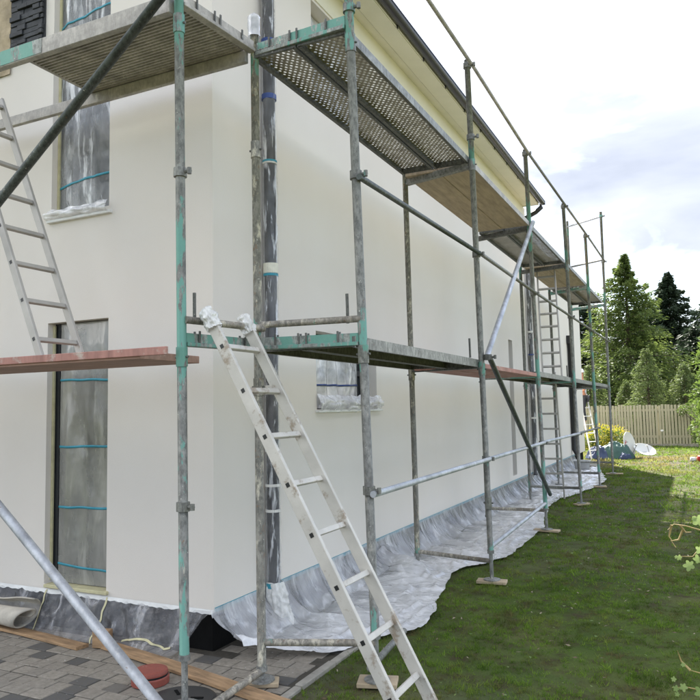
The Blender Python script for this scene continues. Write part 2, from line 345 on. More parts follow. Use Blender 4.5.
def ridge(x, y, z=0., k=1.): return 1 - abs(mn.noise(Vector((x * k, y * k, z * k)))) * 2
def fast_mesh(name, verts, faces_n, m, parent=None, tint=None):
    """verts: (n*k,3) array, each face takes k consecutive vertices"""
    k = faces_n; nv = len(verts); nf = nv // k
    o0 = wloc(parent); verts = verts - np.array(o0)
    me = bpy.data.meshes.new(name); me.vertices.add(nv); me.vertices.foreach_set('co', verts.astype(np.float32).ravel())
    me.loops.add(nv); me.loops.foreach_set('vertex_index', np.arange(nv, dtype=np.int32))
    me.polygons.add(nf); me.polygons.foreach_set('loop_start', np.arange(0, nv, k, dtype=np.int32))
    if tint is not None:
        a = me.attributes.new('tint', 'FLOAT', 'POINT'); a.data.foreach_set('value', np.repeat(tint, k).astype(np.float32))
    me.update(calc_edges=True)
    return link(name, me, m, parent)

# ------------------------------------------------------------------ ground
def gz(x, y): return 0.
g = MB(); g.add([(-900, -900, -.012), (900, -900, -.012), (900, 1500, -.012), (-900, 1500, -.012)], [(0, 1, 2, 3)])
tag(g.build('lawn', 'lawn'), kind='structure')
pv = MB(); pv.box((-4.2, -3.2, -.05), (.86, .07, -.004)); pv.box((-.05, .0702, -.05), (.86, .5, -.0045))
paving = tag(pv.build('paving', 'sand'), kind='structure')
kb = MB(); kb.box((.868, -3.2, -.05), (.93, -3.19, .012)); kerb = tag(kb.build('kerb', 'kerb'), kind='structure')
y = -3.18
while y < .5:
    l = .48; MB().box((.868, y, -.05), (.93 + U(-.004, .004), y + l - .008, .014 + U(-.004, .006))).build('kerb_stone', 'kerb', kerb, bevel=.006); y += l
# pavers: shared meshes, staggered courses running along X
def paver_mesh(l, d):
    b = .005; h = .0; v = []
    for (ins, z) in ((0, -.045), (0, -.004), (b, 0.)):
        v += [(ins, ins, z), (l - ins, ins, z), (l - ins, d - ins, z), (ins, d - ins, z)]
    f = [(8, 9, 10, 11)]
    for k in (0, 4):
        f += [(k + i, k + (i + 1) % 4, k + 4 + (i + 1) % 4, k + 4 + i) for i in range(4)]
    me = bpy.data.meshes.new('paver'); me.from_pydata(v, [], f); me.update(); me.materials.append(M['paver']); return me
pm = {k: paver_mesh(k[0] - .006, k[1] - .006) for k in ((.2, .135), (.135, .135), (.165, .135))}
row = 0; y = -1.65
while y < .45:
    x = -2.75 + U(0, .15) if row % 2 else -2.75
    x0lim = .0 if y > -.16 else -9
    while x < .84:
        k = random.choice(list(pm))
        if x + k[0] > .865: k = (.135, .135)
        if x + k[0] > .865: break
        if x > x0lim - .02:
            o = bpy.data.objects.new('paver', pm[k]); col.objects.link(o); o.parent = paving
            o.location = (x, y, U(-.003, .004)); o.rotation_euler = (U(-.006, .006), U(-.006, .006), U(-.008, .008))
        x += k[0]
    y += .135; row += 1

edge = [(-.05, .30), (.12, .55), (.32, .80), (.7, .98), (1.14, 1.23), (1.6, 1.14), (2.1, 1.03), (2.7, .95), (3.05, .86), (3.35, .90), (3.8, 1.12), (4.28, 1.22), (5.2, 1.22), (6.2, 1.24), (7.2, 1.05), (8.8, .86), (9.6, .9), (10.6, 1.1), (12.4, 1.30), (13.4, 1.32), (14.6, 1.1), (16.2, .85), (17.4, .6)]
ey = [e[0] for e in edge]; ex = [e[1] for e in edge]
def scatter_grass():
    zones = [((.94, 4.7), (-2.2, 3.2), 800, 8, .024, .0026), ((.3, 5.2), (3.2, 8.5), 380, 8, .028, .0040), ((-.2, 6.0), (8.5, 16), 150, 7, .040, .008), ((-2.5, 6.), (16, 29), 62, 6, .046, .017)]
    V = []; T = []
    for (xa, xb), (ya, yb), dens, per, hh, wd in zones:
        n = int((xb - xa) * (yb - ya) * dens)
        x = rng.uniform(xa, xb, n); y = rng.uniform(ya, yb, n)
        pt = np.array([.5 + .5 * mn.noise(Vector((a * 1.5, b * 1.5, 3.))) + .5 * mn.noise(Vector((a * 4.2, b * 4.2, 8.))) for a, b in zip(x, y)])
        keep = (rng.uniform(0, 1, n) < np.clip(.05 + 1.35 * pt, 0, 1)); x, y, pt = x[keep], y[keep], pt[keep]; n = len(x)
        th = hh * rng.gamma(6, 1 / 6, n) * (.45 + .9 * np.clip(pt, 0, 1)); tt = np.clip(rng.normal(.36, .22, n), 0, 1)
        x, y, th, tt = (np.repeat(q, per) for q in (x, y, th, tt)); n = len(x)
        sp_ = wd * 5; x = x + rng.normal(0, sp_, n); y = y + rng.normal(0, sp_, n)
        h = th * rng.uniform(.5, 1.25, n); le = rng.uniform(.2, 1.3, n) * h; a = rng.uniform(0, 2 * np.pi, n); b = rng.uniform(0, 2 * np.pi, n); wv = wd * rng.uniform(.6, 1.4, n)
        ok = ((x > .915) | (y > .52)) & ((y > 17.3) | (y < -.05) | (x > np.interp(y, ey, ex) - .05)); x, y, h, le, a, b, wv, tt = (q[ok] for q in (x, y, h, le, a, b, wv, tt)); n = len(x)
        ca, sa = np.cos(a), np.sin(a); z0 = np.full(n, -.014)
        p0 = np.stack([x - wv * ca, y - wv * sa, z0], 1); p1 = np.stack([x + wv * ca, y + wv * sa, z0], 1)
        p2 = np.stack([x + le * np.cos(b), y + le * np.sin(b), h - .012], 1)
        V.append(np.stack([p0, p1, p2], 1).reshape(-1, 3)); T.append(np.clip(tt + rng.normal(0, .14, n), 0, 1))
    tag(fast_mesh('lawn_grass', np.concatenate(V), 3, 'grass', None, np.concatenate(T)), 'short mown grass of the lawn beside the scaffolded house', 'grass', kind='stuff')
scatter_grass()
# small weeds and clover leaves in the near lawn
n = 160; x = rng.uniform(1.0, 3.8, n); y = rng.uniform(-1.5, 7, n); s = rng.uniform(.006, .017, n); a = rng.uniform(0, 6.28, n); z = rng.uniform(.012, .035, n)
q = np.stack([np.stack([x + s * np.cos(a + k), y + s * np.sin(a + k), z + rng.uniform(-.006, .006, n)], 1) for k in (0, 1.57, 3.14, 4.71)], 1).reshape(-1, 3)
tag(fast_mesh('lawn_clover', q, 4, 'palleaf', None, rng.uniform(0, .8, n)), 'small pale clover and weed leaves scattered in the lawn', 'ground cover', kind='stuff')

n = 260; x = rng.uniform(1.0, 3.6, n); y = rng.uniform(-1.6, 9, n); sz = rng.uniform(.006, .016, n); a = rng.uniform(0, 6.28, n); z = rng.uniform(.010, .03, n)
q = np.stack([np.stack([x + sz * f * np.cos(a + k), y + sz * f * np.sin(a + k), z + rng.uniform(-.008, .008, n)], 1) for k, f in ((0, 1.6), (1.57, .5), (3.14, 1.4), (4.71, .55))], 1).reshape(-1, 3)
tag(fast_mesh('lawn_litter', q, 4, 'litter', None, rng.uniform(0, 1, n)), 'dry leaf and twig litter scattered in the shaded lawn', 'litter', kind='stuff')

# ------------------------------------------------------------------ house
L1, L2, HA, HE, XL = 11.75, 19.65, 5.7, 6.30, -8.6
house = thing('house', (0, 0, 0), 'large two-storey house with pale plaster walls, masked windows and dark gutter behind the scaffold', 'house')
def wall(name, u0, u1, z0, z1, holes, P, m='plaster', th=.32, parent=house):
    """P(u, z, depth) -> point; holes = (u0,u1,z0,z1)"""
    us = sorted({u0, u1, *[h[0] for h in holes], *[h[1] for h in holes]}); zs = sorted({z0, z1, *[h[2] for h in holes], *[h[3] for h in holes]})
    us = [u for u in us if u0 <= u <= u1]; zs = [q for q in zs if z0 <= q <= z1]
    solid = lambda a, b: not any(h[0] < a < h[1] and h[2] < b < h[3] for h in holes)
    b = MB(); ok = {}
    for i in range(len(us) - 1):
        for j in range(len(zs) - 1): ok[i, j] = solid((us[i] + us[i + 1]) / 2, (zs[j] + zs[j + 1]) / 2)
    for (i, j), s in ok.items():
        if not s: continue
        ua, ub, za, zb = us[i], us[i + 1], zs[j], zs[j + 1]
        for d in (0, th): b.add([P(ua, za, d), P(ub, za, d), P(ub, zb, d), P(ua, zb, d)], [(0, 1, 2, 3)])
        for di, dj, e in ((-1, 0, ((ua, za), (ua, zb))), (1, 0, ((ub, za), (ub, zb))), (0, -1, ((ua, za), (ub, za))), (0, 1, ((ua, zb), (ub, zb)))):
            if not ok.get((i + di, j + dj), False):
                (a1, c1), (a2, c2) = e; b.add([P(a1, c1, 0), P(a2, c2, 0), P(a2, c2, th), P(a1, c1, th)], [(0, 1, 2, 3)])
    return b.build(name, m, parent)
PS = lambda u, z, d: (-d, u, z)          # side wall: faces +X
PF = lambda u, z, d: (u, d, z)           # front wall: faces -Y
W_side_low = (1.65, 3.10, 1.80, 2.57); W_side_up = (1.65, 3.10, 4.85, 5.97); W_slit = (9.66, 10.0, .42, 3.12)
W_f_low = (-1.785, -1.075, .36, 2.60); W_f_up = (-1.765, -1.08, 3.56, 5.92)
wall('side_wall', 0, L1, .30, HE, [W_side_low, W_side_up, W_slit], PS)
wall('front_wall', XL, -.321, .30, HE + .3, [W_f_low, W_f_up], PF)
wall('annex_wall', L1 + .002, L2, .30, HA, [], PS)
MB().box((XL, L2 - .3, .30), (-.322, L2 - .001, HA)).build('annex_end_wall', 'plaster', house)
MB().box((XL, L1 - .3, .3), (-.33, L1 - .002, HE + .3)).build('gable_wall', 'plaster', house)
MB().box((XL, .33, .3), (XL + .3, L2 - .31, HA - .05)).build('far_wall', 'plaster', house)
MB().box((XL + .31, L1 + .01, HA - .25), (-.33, L2 - .31, HA - .06)).build('annex_roof', 'roof', house)
MB().box((-.28, .06, -.05), (-.06, L2 - .06, .299)).build('plinth', 'plinth', house)
MB().box((XL, .06, -.05), (-.285, .28, .299)).build('plinth', 'plinth', house)
MB().box((XL, L2 - .28, -.05), (-.285, L2 - .03, .299)).build('plinth', 'plinth', house)
# roof, eave
xr = XL / 2; zr = HE + .12 + (.42 - xr) * .62
rf = MB(); 
rf.add([(.42, -.25, HE + .06), (xr, -.25, zr), (XL - .42, -.25, HE + .06), (.42, L1 + .02, HE + .06), (xr, L1 + .02, zr), (XL - .42, L1 + .02, HE + .06),
        (.42, -.25, HE + .16), (xr, -.25, zr + .12), (XL - .42, -.25, HE + .16), (.42, L1 + .02, HE + .16), (xr, L1 + .02, zr + .12), (XL - .42, L1 + .02, HE + .16)],
       [(0, 1, 4, 3), (1, 2, 5, 4), (6, 9, 10, 7), (7, 10, 11, 8), (0, 3, 9, 6), (2, 8, 11, 5), (0, 6, 7, 1), (1, 7, 8, 2), (3, 4, 10, 9), (4, 5, 11, 10)])
roof = rf.build('roof', 'roof', house)
for yy, nm in ((.05, 'front_gable'), (L1 - .25, 'rear_gable')):
    MB().add([(-.1, yy, HE + .02), (XL + .1, yy, HE + .02), (xr, yy, zr - .08), (-.1, yy + .2, HE + .02), (XL + .1, yy + .2, HE + .02), (xr, yy + .2, zr - .08)],
             [(0, 1, 2), (3, 5, 4), (0, 3, 4, 1), (1, 4, 5, 2), (2, 5, 3, 0)]).build(nm, 'plaster', house)
MB().box((-.02, -.22, HE), (.118, L1 - .25, HE + .03)).build('soffit_board', 'cream', house, bevel=.002)
MB().box((.128, -.22, HE - .012), (.352, L1 - .25, HE + .03)).build('soffit_board', 'cream', house, bevel=.002)
MB().box((.1185, -.22, HE + .012), (.1275, L1 - .25, HE + .03)).build('soffit_joint', 'joint', house)
MB().box((.353, -.22, HE - .004), (.366, L1 - .25, HE + .17)).build('fascia', 'cream', house)
# cream frieze on top of the side wall
MB().box((-.001, .0, HE - .30), (.014, L1 - .25, HE - .002)).build('frieze', 'cream', house)
# soffit end closing board
MB().box((-.0, L1 - .249, HE - .02), (.36, L1 - .225, HE + .16)).build('eave_end_board', 'cream', house)
gt = MB(); prof = []
for k in range(13):
    a = math.pi + math.pi * k / 12; prof.append((.436 + .062 * math.cos(a), HE + .035 + .062 * math.sin(a)))
prof2 = [(.436 + .056 * (x - .436) / .062, HE + .035 + .056 * (z - HE - .035) / .062) for x, z in prof][::-1]
loop = prof + [(.505, HE + .035), (.505, HE + .05), (.49, HE + .05)] + prof2
k = len(loop)
gt.add([(x, -.27, z) for x, z in loop] + [(x, L1 - .2, z) for x, z in loop], [(i, (i + 1) % k, k + (i + 1) % k, k + i) for i in range(k)] + [tuple(range(k)), tuple(range(k, 2 * k))])
gutter = gt.build('gutter', 'gutter', house)
MB().box((.375, L1 - .2, HE - .025), (.5, L1 - .185, HE + .04)).build('gutter_end_cap', 'gutter', gutter)
yb = .4
while yb < L1:
    MB().obox((.37, yb, HE + .02), (.372, yb, HE - .03), (0, 1, 0), .03, .006).build('gutter_bracket', 'gutter', gutter); yb += .9
# tape line along the bottom of the side wall
for a, b in ((.0, 6.), (6., L1), (L1, L2 - 2.2)):
    MB().box((.0005, a + .01, .303), (.004, b, .335)).build('masking_tape', 'tape', house)

# ---- windows
def masked_window(name, hole, P, filmmat, tapes, mat_tape, recess=.13, wr=.018, mull=None, drop=.0, label=None, foam=False, fu=None):
    u0, u1, z0, z1 = hole
    def bx(b, ua, ub, za, zb, da, db):
        pts = [P(u, z, d) for d in (da, db) for u, z in ((ua, za), (ub, za), (ub, zb), (ua, zb))]
        b.add(pts, [(0, 1, 2, 3), (7, 6, 5, 4), (0, 4, 5, 1), (1, 5, 6, 2), (2, 6, 7, 3), (3, 7, 4, 0)]); return b
    win = bx(MB(), u0 + .05, u1 - .05, z0 + .05, z1 - .05, recess + .03, recess + .045).build('window', 'glass', house)
    if label: win['label'] = label
    fw = .06
    fr = MB(); bx(fr, u0 - .001, u0 + fw, z0, z1, recess, recess + .07); bx(fr, u1 - fw, u1 + .001, z0, z1, recess, recess + .07)
    bx(fr, u0 + fw, u1 - fw, z0, z0 + fw, recess + .001, recess + .069); bx(fr, u0 + fw, u1 - fw, z1 - fw, z1, recess + .001, recess + .069)
    for mzz in (mull or []): bx(fr, u0 + fw, u1 - fw, mzz - .03, mzz + .03, recess + .002, recess + .068)
    fr.build('frame', 'frame', win)
    sd = hash(name) % 97 if False else len(name) * 3.7
    wu = u1 - u0; hz = z1 - z0
    ua, ub = fu or (u0 + .012, u1 - .012)
    def dep(u, z):
        i = (u - ua) / (ub - ua); j = (z - z0) / hz
        e = max(0, min(1, 6 * min(i, 1 - i))) * max(0, min(1, 8 * min(j, 1 - j) + .2))
        return recess - .012 - e * (wr * (1 + ridge(u * 3, z * 1.2, sd, 1.5) + .8 * nz(u * 5, z * 2.2, sd + 5, 2)) + .4 * wr * abs(nz(u * 9, z * 6, sd, 2.5)))
    def F(i, j):
        u = ua + i * (ub - ua); z = z0 + .01 - drop + j * (hz - .02 + drop); return P(u, z, dep(u, z))
    grid('masking_film', F, 34, int(34 * hz / wu), filmmat, win)
    for tz, slope in tapes:
        def T(i, j):
            u = ua + i * (ub - ua); z = tz + slope * (u - u0) + (j - .5) * .020 + .005 * nz(u * 6, tz * 7) + .006 * nz(u * 4, tz * 3)
            return P(u, z, dep(u, z) - .005)
        grid('tape_strip', T, 34, 1, mat_tape, win, thick=.0015)
    if foam:
        for uu in (u0 + .012,):
            bx(MB(), uu - .010, uu + .012, z0 + .02, z1 - .02, recess - .03, recess - .014).build('edge_tape', 'foam', win)
    return win
wl = masked_window('front low', W_f_low, PF, 'film_win', [(2.10, -.02), (1.52, .0), (1.0, .02), (.53, -.05)], 'tape', foam=True, mull=[.55], fu=(-1.70, -1.085), recess=.085, wr=.012)
MB().box((-1.76, -.03, .335), (-1.05, .1, .362)).build('sill', 'foam', wl, bevel=.004)
wu_ = masked_window('front up', W_f_up, PF, 'film', [(5.32, .14), (4.5, .07), (3.82, .10)], 'tape', foam=True, wr=.018, recess=.09)
def sillfilm(i, j):
    u = -1.80 + i * .74; a = j * math.pi
    return (u, -.03 - .035 * math.sin(a) + .02 * nz(u * 7, j * 4) + .08 * (1 - j) * (j < .2), 3.50 + .10 * j + .022 * nz(u * 9, j * 5, 3))
grid('sill_film', sillfilm, 40, 10, 'film_white', wu_)
MB().box((-1.79, -.035, 3.49), (-1.04, .12, 3.515)).build('sill', 'white', wu_, bevel=.004)
w2 = masked_window('side low', W_side_low, PS, 'film_white', [(2.04, .015)], 'navy', recess=.16, wr=.03, mull=[2.2], fu=(1.662, 2.88))
def sf2(i, j):
    u = 1.63 + i * 1.52; a = j
    return (.02 + .05 * math.sin(j * math.pi) + .03 * nz(u * 6, j * 4, 9), u, 1.77 + .17 * j + .03 * nz(u * 7, j * 6, 2))
grid('sill_film', sf2, 60, 12, 'film_white', w2)
MB().box((-.15, 1.62, 1.768), (.045, 3.17, 1.79)).build('sill', 'white', w2, bevel=.004)
masked_window('side upper', W_side_up, PS, 'film_white', [(5.5, 0)], 'navy', recess=.16, wr=.025)
masked_window('slit', W_slit, PS, 'film_pipe', [(1.6, .0)], 'navy', recess=.14, wr=.012)
# ---- stone cladding: strips of slate, tan rough strip beside it
cl = MB().box((-2.305, -.018, 5.10), (-1.87, .001, HE + .2)).build('stone_cladding', 'slate', house)
zc = 5.105
slm = []
while zc < HE + .15:
    h = U(.035, .06); xc = -2.303
    while xc < -1.90:
        l = min(U(.08, .22), -1.873 - xc)
        MB().box((xc, -.02 - U(.004, .03), zc), (xc + l - .003, -.017, zc + h - .004)).build('stone_strip', 'slate', cl, bevel=.003); xc += l
    zc += h
def rough(i, j):
    x = -2.95 + i * .63; z = 5.0 + j * 1.4
    return (x, -.012 - .02 * abs(nz(x * 5, z * 4)) - .012 * nz(x * 15, z * 12), z)
grid('rough_render', rough, 30, 50, 'tan', house)

# ---- downpipes
def pipe_wrapped(y, zb, zt, r, seed, nm='downpipe', x=.075, wrapped=True, bands=()):
    b = MB().tube([(x, y, zt), (x, y, zb)], r, 20); dp = b.build(nm, 'black', house, smooth=True)
    if wrapped:
        def F(i, j):
            a = i * 2 * math.pi; z = zb + .02 + j * (zt - zb - .04)
            rr = r + .005 + .010 * abs(nz(math.cos(a) * 2 + seed, math.sin(a) * 2, z * 4)) + .006 * ridge(math.cos(a) * 3, math.sin(a) * 3 + seed, z * 7)
            return (x + rr * math.cos(a), y + rr * math.sin(a), z)
        grid('plastic_sleeve', F, 22, int((zt - zb) * 45), 'film_pipe', dp)
    for z, h, m in bands:
        MB().tube([(x, y, z), (x, y, z + h)], r + .0135, 22).build('tape_band', m, dp, smooth=False)
    return dp
dp1 = pipe_wrapped(.72, .28, 6.0, .052, 1, bands=[(5.02, .05, 'navy'), (4.52, .045, 'navy'), (3.95, .02, 'tape'), (3.94, .015, 'cloth'), (2.97, .09, 'creamcloth'), (2.95, .025, 'tape'), (1.98, .03, 'cloth'), (1.45, .022, 'cloth'), (1.16, .022, 'cloth'), (.95, .022, 'cloth'), (.33, .04, 'tape')])
MB().tube([(.43, .72, 6.3), (.43, .72, 6.2), (.3, .72, 6.12), (.075, .72, 6.02), (.075, .72, 5.95)], .052, 16).build('downpipe_elbow', 'black', dp1, smooth=True)
def boot(i, j):
    a = i * 2 * math.pi; z = .04 + .34 * (1 - j); r = .062 + .028 * j + .02 * nz(math.cos(a) * 2, math.sin(a) * 2, z * 9) + .012 * ridge(math.cos(a) * 3, math.sin(a) * 3, z * 14)
    return (.085 + .05 * j + r * math.cos(a), .72 + .03 * j + r * math.sin(a), z)
MB().tube([(.075, .72, .30), (.085, .72, .0)], .052, 16).build('downpipe_foot', 'black', dp1, smooth=True)
grid('cloth_boot', boot, 50, 40, 'film_bag', dp1)
dp2 = pipe_wrapped(L1 - .3, .28, 5.95, .05, 4, bands=[(3.4, .04, 'cloth'), (2.4, .05, 'cloth'), (2.9, .03, 'navy'), (1.5, .04, 'cloth')])
MB().tube([(.43, L1 - .3, 6.28), (.43, L1 - .3, 6.2), (.3, L1 - .3, 6.1), (.075, L1 - .3, 6.0), (.075, L1 - .3, 5.9)], .05, 16).build('downpipe_elbow', 'black', dp2, smooth=True)
dp3 = MB().tube([(.07, 16.95, 3.62), (.07, 16.95, .5), (.16, 16.95, .34)], .062, 16).build('downpipe', 'black', house, smooth=True)
MB().box((0.001, 16.82, 3.56), (.16, 17.08, 3.80)).build('hopper', 'black', dp3, bevel=.01)
dp3['label'] = 'uncovered black downpipe with a box hopper'

# ------------------------------------------------------------------ plastic sheets
def drop(i, j):
    y = -.05 + 17.4 * (i ** 1.35)
    X = float(np.interp(y, ey, ex)) + .06 * nz(y * 1.6, 1.) + .05 * (abs(nz(y * 2.6, 3.)) - .25) + .016 * (abs(nz(y * 9, 5.)) - .3)
    s = j
    d = .21 + .1 * nz(y * .9, 7.)                          # where it reaches the ground
    if s < .3:
        t = s / .3; x = .006 + d * (t ** 1.5); z = .318 * (1 - t) ** 1.25 + .014
    else:
        t = (s - .3) / .7; x = .006 + d + (X - d) * t; z = .014
    # folds: long ones running out from the wall, smaller crossing creases
    yy = y + .35 * x * math.sin(y * 1.7) + .12 * nz(y * 1.3, x * 1.5, 4.)
    f1 = ridge(yy * 1.9, x * .45, 2., 1.); f2 = ridge(yy * 4.3 + x * .8, x * 1.1, 5., 1.); f3 = ridge(yy * 2.2 + x * 3.5, x * 4 - y * 1.2, 9., 1.); f4 = ridge(yy * 9 - x * 5, x * 9 + y * 3, 4., 1.)
    out_ = min(1, max(0, s - .35) * 2.5)
    fold = max(0, f1 - .5) ** 1.6 * (.14 - .07 * out_) + max(0, f2 - .62) * .05 * (.4 + .6 * out_) + max(0, f3 - .62) * .075 * out_ + max(0, f4 - .55) * .022 * out_
    fold *= 1 - .75 * max(0, (s - .82) / .18)
    amp = min(1, s * 4)
    z += fold * amp; x += fold * .6 * amp * (1 if s < .3 else 0)
    x += amp * .02 * nz(y * 4, s * 3, 11.)
    # the corner is lifted like a tent flap
    if y < .45 and s > .05:
        q = (1 - max(0, y) / .45); z += q * q * .20 * min(1, s * 2.2) * (1 - .55 * s)
    if 2.75 < y < 3.3 and s > .1:
        q = 1 - abs(y - 3.05) / .28; z += max(0, q) * .16 * math.sin(min(1, s * 1.3) * math.pi)
    return (x, y, max(z, .010))
ds = grid('drop_sheet', drop, 760, 64, 'sheet')
a_ = ds.data.attributes.new('tint', 'FLOAT', 'POINT'); a_.data.foreach_set('value', [min(.46, max(0., (jj / 64 - .15) * 1.0) + .12 * max(0, nz(ii * .05, jj * .08, 3.))) for ii in range(761) for jj in range(65)])
tag(ds, 'long crumpled white plastic sheet taped along the side wall foot and spread onto the lawn', 'plastic sheet')
def dfilm(i, j):
    x = -2.9 + 2.9 * i; zt = .318; zb = .005
    if x > -.30: zb = .005 + .29 * ((x + .30) / .30) ** 1.9
    z = zt + (zb - zt) * j
    out = .006 + .16 * (j ** 1.3) * (1 + .5 * nz(x * 3, 2.)) + min(1, 5 * j) * (.022 * ridge(x * 4, j * 1.3, 3., 1.6) + .015 * nz(x * 12, j * 4))
    return (x, -max(out, .005), z)
df = grid('masking_sheet', dfilm, 150, 26, 'film_dark')
tag(df, 'thin see-through film hung over the black plinth of the front wall', 'plastic sheet')
# white over-spray strip and yellow tapes on that film
def strip(i, j):
    x = -2.9 + 2.9 * i; return (x, -.008 - .01 * j, .322 - (.03 + .02 * nz(x * 5, 1.) + .02 * nz(x * 17, 2)) * j)
grid('overspray_edge', strip, 120, 2, 'white', df)
for xa in (-1.74, -1.06):
    def ys(i, j, xa=xa): 
        q = dfilm((xa + .017 * j + .02 * nz(i * 5, xa) + 2.9) / 2.9, i); return (q[0], q[1] - .006, q[2])
    grid('yellow_tape', ys, 16, 2, 'foam', df)
def ys2(i, j):
    xa = -.78 + i * .5; zz_ = .06 + .05 * abs(math.sin(i * 5)) - .03 * i
    q = dfilm((xa + 2.9) / 2.9, .86 - .12 * abs(math.sin(i * 3.6)) + .04 * j); return (q[0], q[1] - .008, q[2])
grid('yellow_tape', ys2, 24, 2, 'foam', df)

# ------------------------------------------------------------------ scaffold
PR = .030
def lerp(a, b, t): return tuple(a[i] + (b[i] - a[i]) * t for i in range(3))
class Pole:
    def __init__(s, b, t): s.b = Vector(b); s.t = Vector(t)
    def at(s, z): k = (z - s.b.z) / (s.t.z - s.b.z); return s.b + (s.t - s.b) * k
Cp = Pole((1.35, -.06, 0), (1.345, -.38, 6.55)); Ap = Pole((.44, -.88, 0), (.51, -1.05, 6.2)); Bp = Pole((.655, -.36, 0), (.555, -.235, 4.66))
Ep = Pole((1.346, 2.86, 0), (1.345, 2.584, 5.42)); Fp = Pole((1.30, 6.06, 0), (1.317, 5.518, 5.42)); Gp = Pole((1.365, 8.99, 0), (1.328, 8.662, 5.44)); Hp = Pole((1.331, 11.97, 0), (1.351, 11.33, 5.46)); Ip = Pole((1.30, 15.0, 0), (1.38, 14.32, 6.66))
Di = Pole((.468, 3.06, 0), (.515, 2.85, 4.42)); Fi = Pole((.46, 6.0, 0), (.46, 5.9, 4.42)); Gi = Pole((.45, 9.05, 0), (.45, 8.95, 4.42)); Hi = Pole((.45, 12.05, 0), (.45, 11.9, 4.42)); Ii = Pole((.45, 15.05, 0), (.45, 15.0, 6.7))
Z1, Z2 = 2.30, 4.42
side = thing('scaffold', (1.0, 6, 0), 'long tube scaffold with two plank levels standing along the side wall', 'scaffold')
front = thing('scaffold', (-.9, -.9, 0), 'scaffold bay round the corner against the front wall with a red plank level', 'scaffold')
def clampr(p, parent, m='pole'):
    b = MB(); b.tube([p + Vector((0, 0, -.028)), p + Vector((0, 0, .028))], PR + .012, 14)
    b.tube([p + Vector((.02, 0, 0)), p + Vector((.085, -.005, 0))], .012, 8); b.tube([p + Vector((.075, -.005, -.02)), p + Vector((.075, -.005, .02))], .014, 8)
    return b.build('coupler', m, parent)
def pole(P, parent, m, foot=True, clamps=(), joints=(), top=None, jack=.33, cap=False):
    b = MB(); z0 = jack if foot else .0
    b.tube([P.at(z0), P.at(z0 + (P.t.z - z0) * .5), P.t], PR, 16)
    o = b.build('standard', m, parent, smooth=True)
    o.data.polygons.foreach_set('use_smooth', [len(f.vertices) == 4 for f in o.data.polygons])
    for z in joints:
        MB().tube([P.at(z), P.at(z + .12)], PR + .006, 16).build('joint_sleeve', m, o)
        q = P.at(z + .06); MB().tube([q + Vector((-.05, 0, 0)), q + Vector((.05, 0, 0))], .008, 8).build('joint_pin', 'steel_dark', o)
    for z in clamps: clampr(P.at(z), o)
    if foot:
        q = P.at(.035); b = MB(); b.tube([P.at(.04), P.at(z0 + .1)], .020, 12); b.build('base_jack', 'steel', o)
        MB().tube([P.at(z0 - .03), P.at(z0 + .005)], .036, 12).build('jack_nut', 'steel', o)
        x, y_, z = q; MB().lathe([(0, .012), (.055, .010), (.085, .004), (.085, -.004), (0, -.004)], (x, y_, .036), 16).build('base_plate', 'steel', o)
    return o
pole(Cp, side, 'pole', clamps=(1.26, 3.36, 4.50), joints=(2.10, 4.2))
pole(Ep, side, 'pole', clamps=(1.26, 3.37, 4.6, 5.36), joints=(.75, 2.12, 4.25))
pole(Fp, side, 'pole_green', clamps=(1.26, 3.38, 5.36), joints=(2.1, 4.2))
pole(Gp, side, 'pole', clamps=(1.27, 3.38, 5.38), joints=(2.1, 4.2))
pole(Hp, side, 'pole_green', clamps=(1.28, 3.38, 5.4), joints=(2.1, 4.2))
pole(Ip, side, 'pole', clamps=(3.38, 5.4, 6.55), joints=(2.1, 4.2))
pole(Bp, side, 'pole_cream', joints=(1.9, 3.6), jack=.12)
for P in (Di, Fi, Gi, Hi, Ii): pole(P, side, 'pole_cream' if P is Di else 'pole', foot=True, joints=(2.1,), jack=.2)
pole(Ap, front, 'pole_green', clamps=(1.22, 3.3), joints=(2.08, 4.2))
Al = Pole((-2.50, -.95, 0), (-2.50, -1.05, 6.2)); Bl = Pole((-2.50, -.3, 0), (-2.50, -.3, 6.2))
pole(Al, front, 'pole'); pole(Bl, front, 'pole')
# plastic rag on the top of the corner standard
def rag(i, j):
    a = i * 2 * math.pi; z = 4.52 + .19 * j; r = (PR + .012 + .016 * abs(nz(math.cos(a) * 2, math.sin(a) * 2, z * 12))) * (1 if j < .8 else (1 - j) * 5 + .05)
    q = Bp.at(min(z, 4.66)); return (q.x + r * math.cos(a), q.y + r * math.sin(a), z)
grid('plastic_cap', rag, 18, 14, 'film_white', side)

def beam(P, Q, z, parent, m='teal', h=.10, hooks=True, name='transom', t=.05, lip=True):
    a = P.at(z); b = Q.at(z); d = (b - a).normalized()
    a2 = a + d * (PR - .004); b2 = b - d * (PR - .004)
    o = MB().obox(a2, b2, (0, 0, 1), h * .62, t * .7).build(name, m, parent, bevel=.003)
    lo = MB().obox(a2 + Vector((0, 0, -h * .40)), b2 + Vector((0, 0, -h * .40)), (0, 0, 1), h * .26, t * 1.2).build('lower_flange', m, o, bevel=.003)
    if hooks:
        L = (b2 - a2).length
        for k in (.16, .40, .48, .80):
            p = a2 + d * L * k; s = d.cross(Vector((0, 0, 1))); 
            for sg in (-1, 1): MB().obox(p + s * sg * t * .5 + Vector((0, 0, .048)), p + s * sg * t * .5 + Vector((0, 0, -.028)), d, .013, .008).build('hook', 'steel_dark', o)
    return o
beam(Bp, Cp, Z1 - .03, side); beam(Bp, Cp, Z2, side, h=.115)
beam(Ap, Bp, Z1 - .04, side); beam(Ap, Bp, Z2 + .02, front, 'beamwhite')
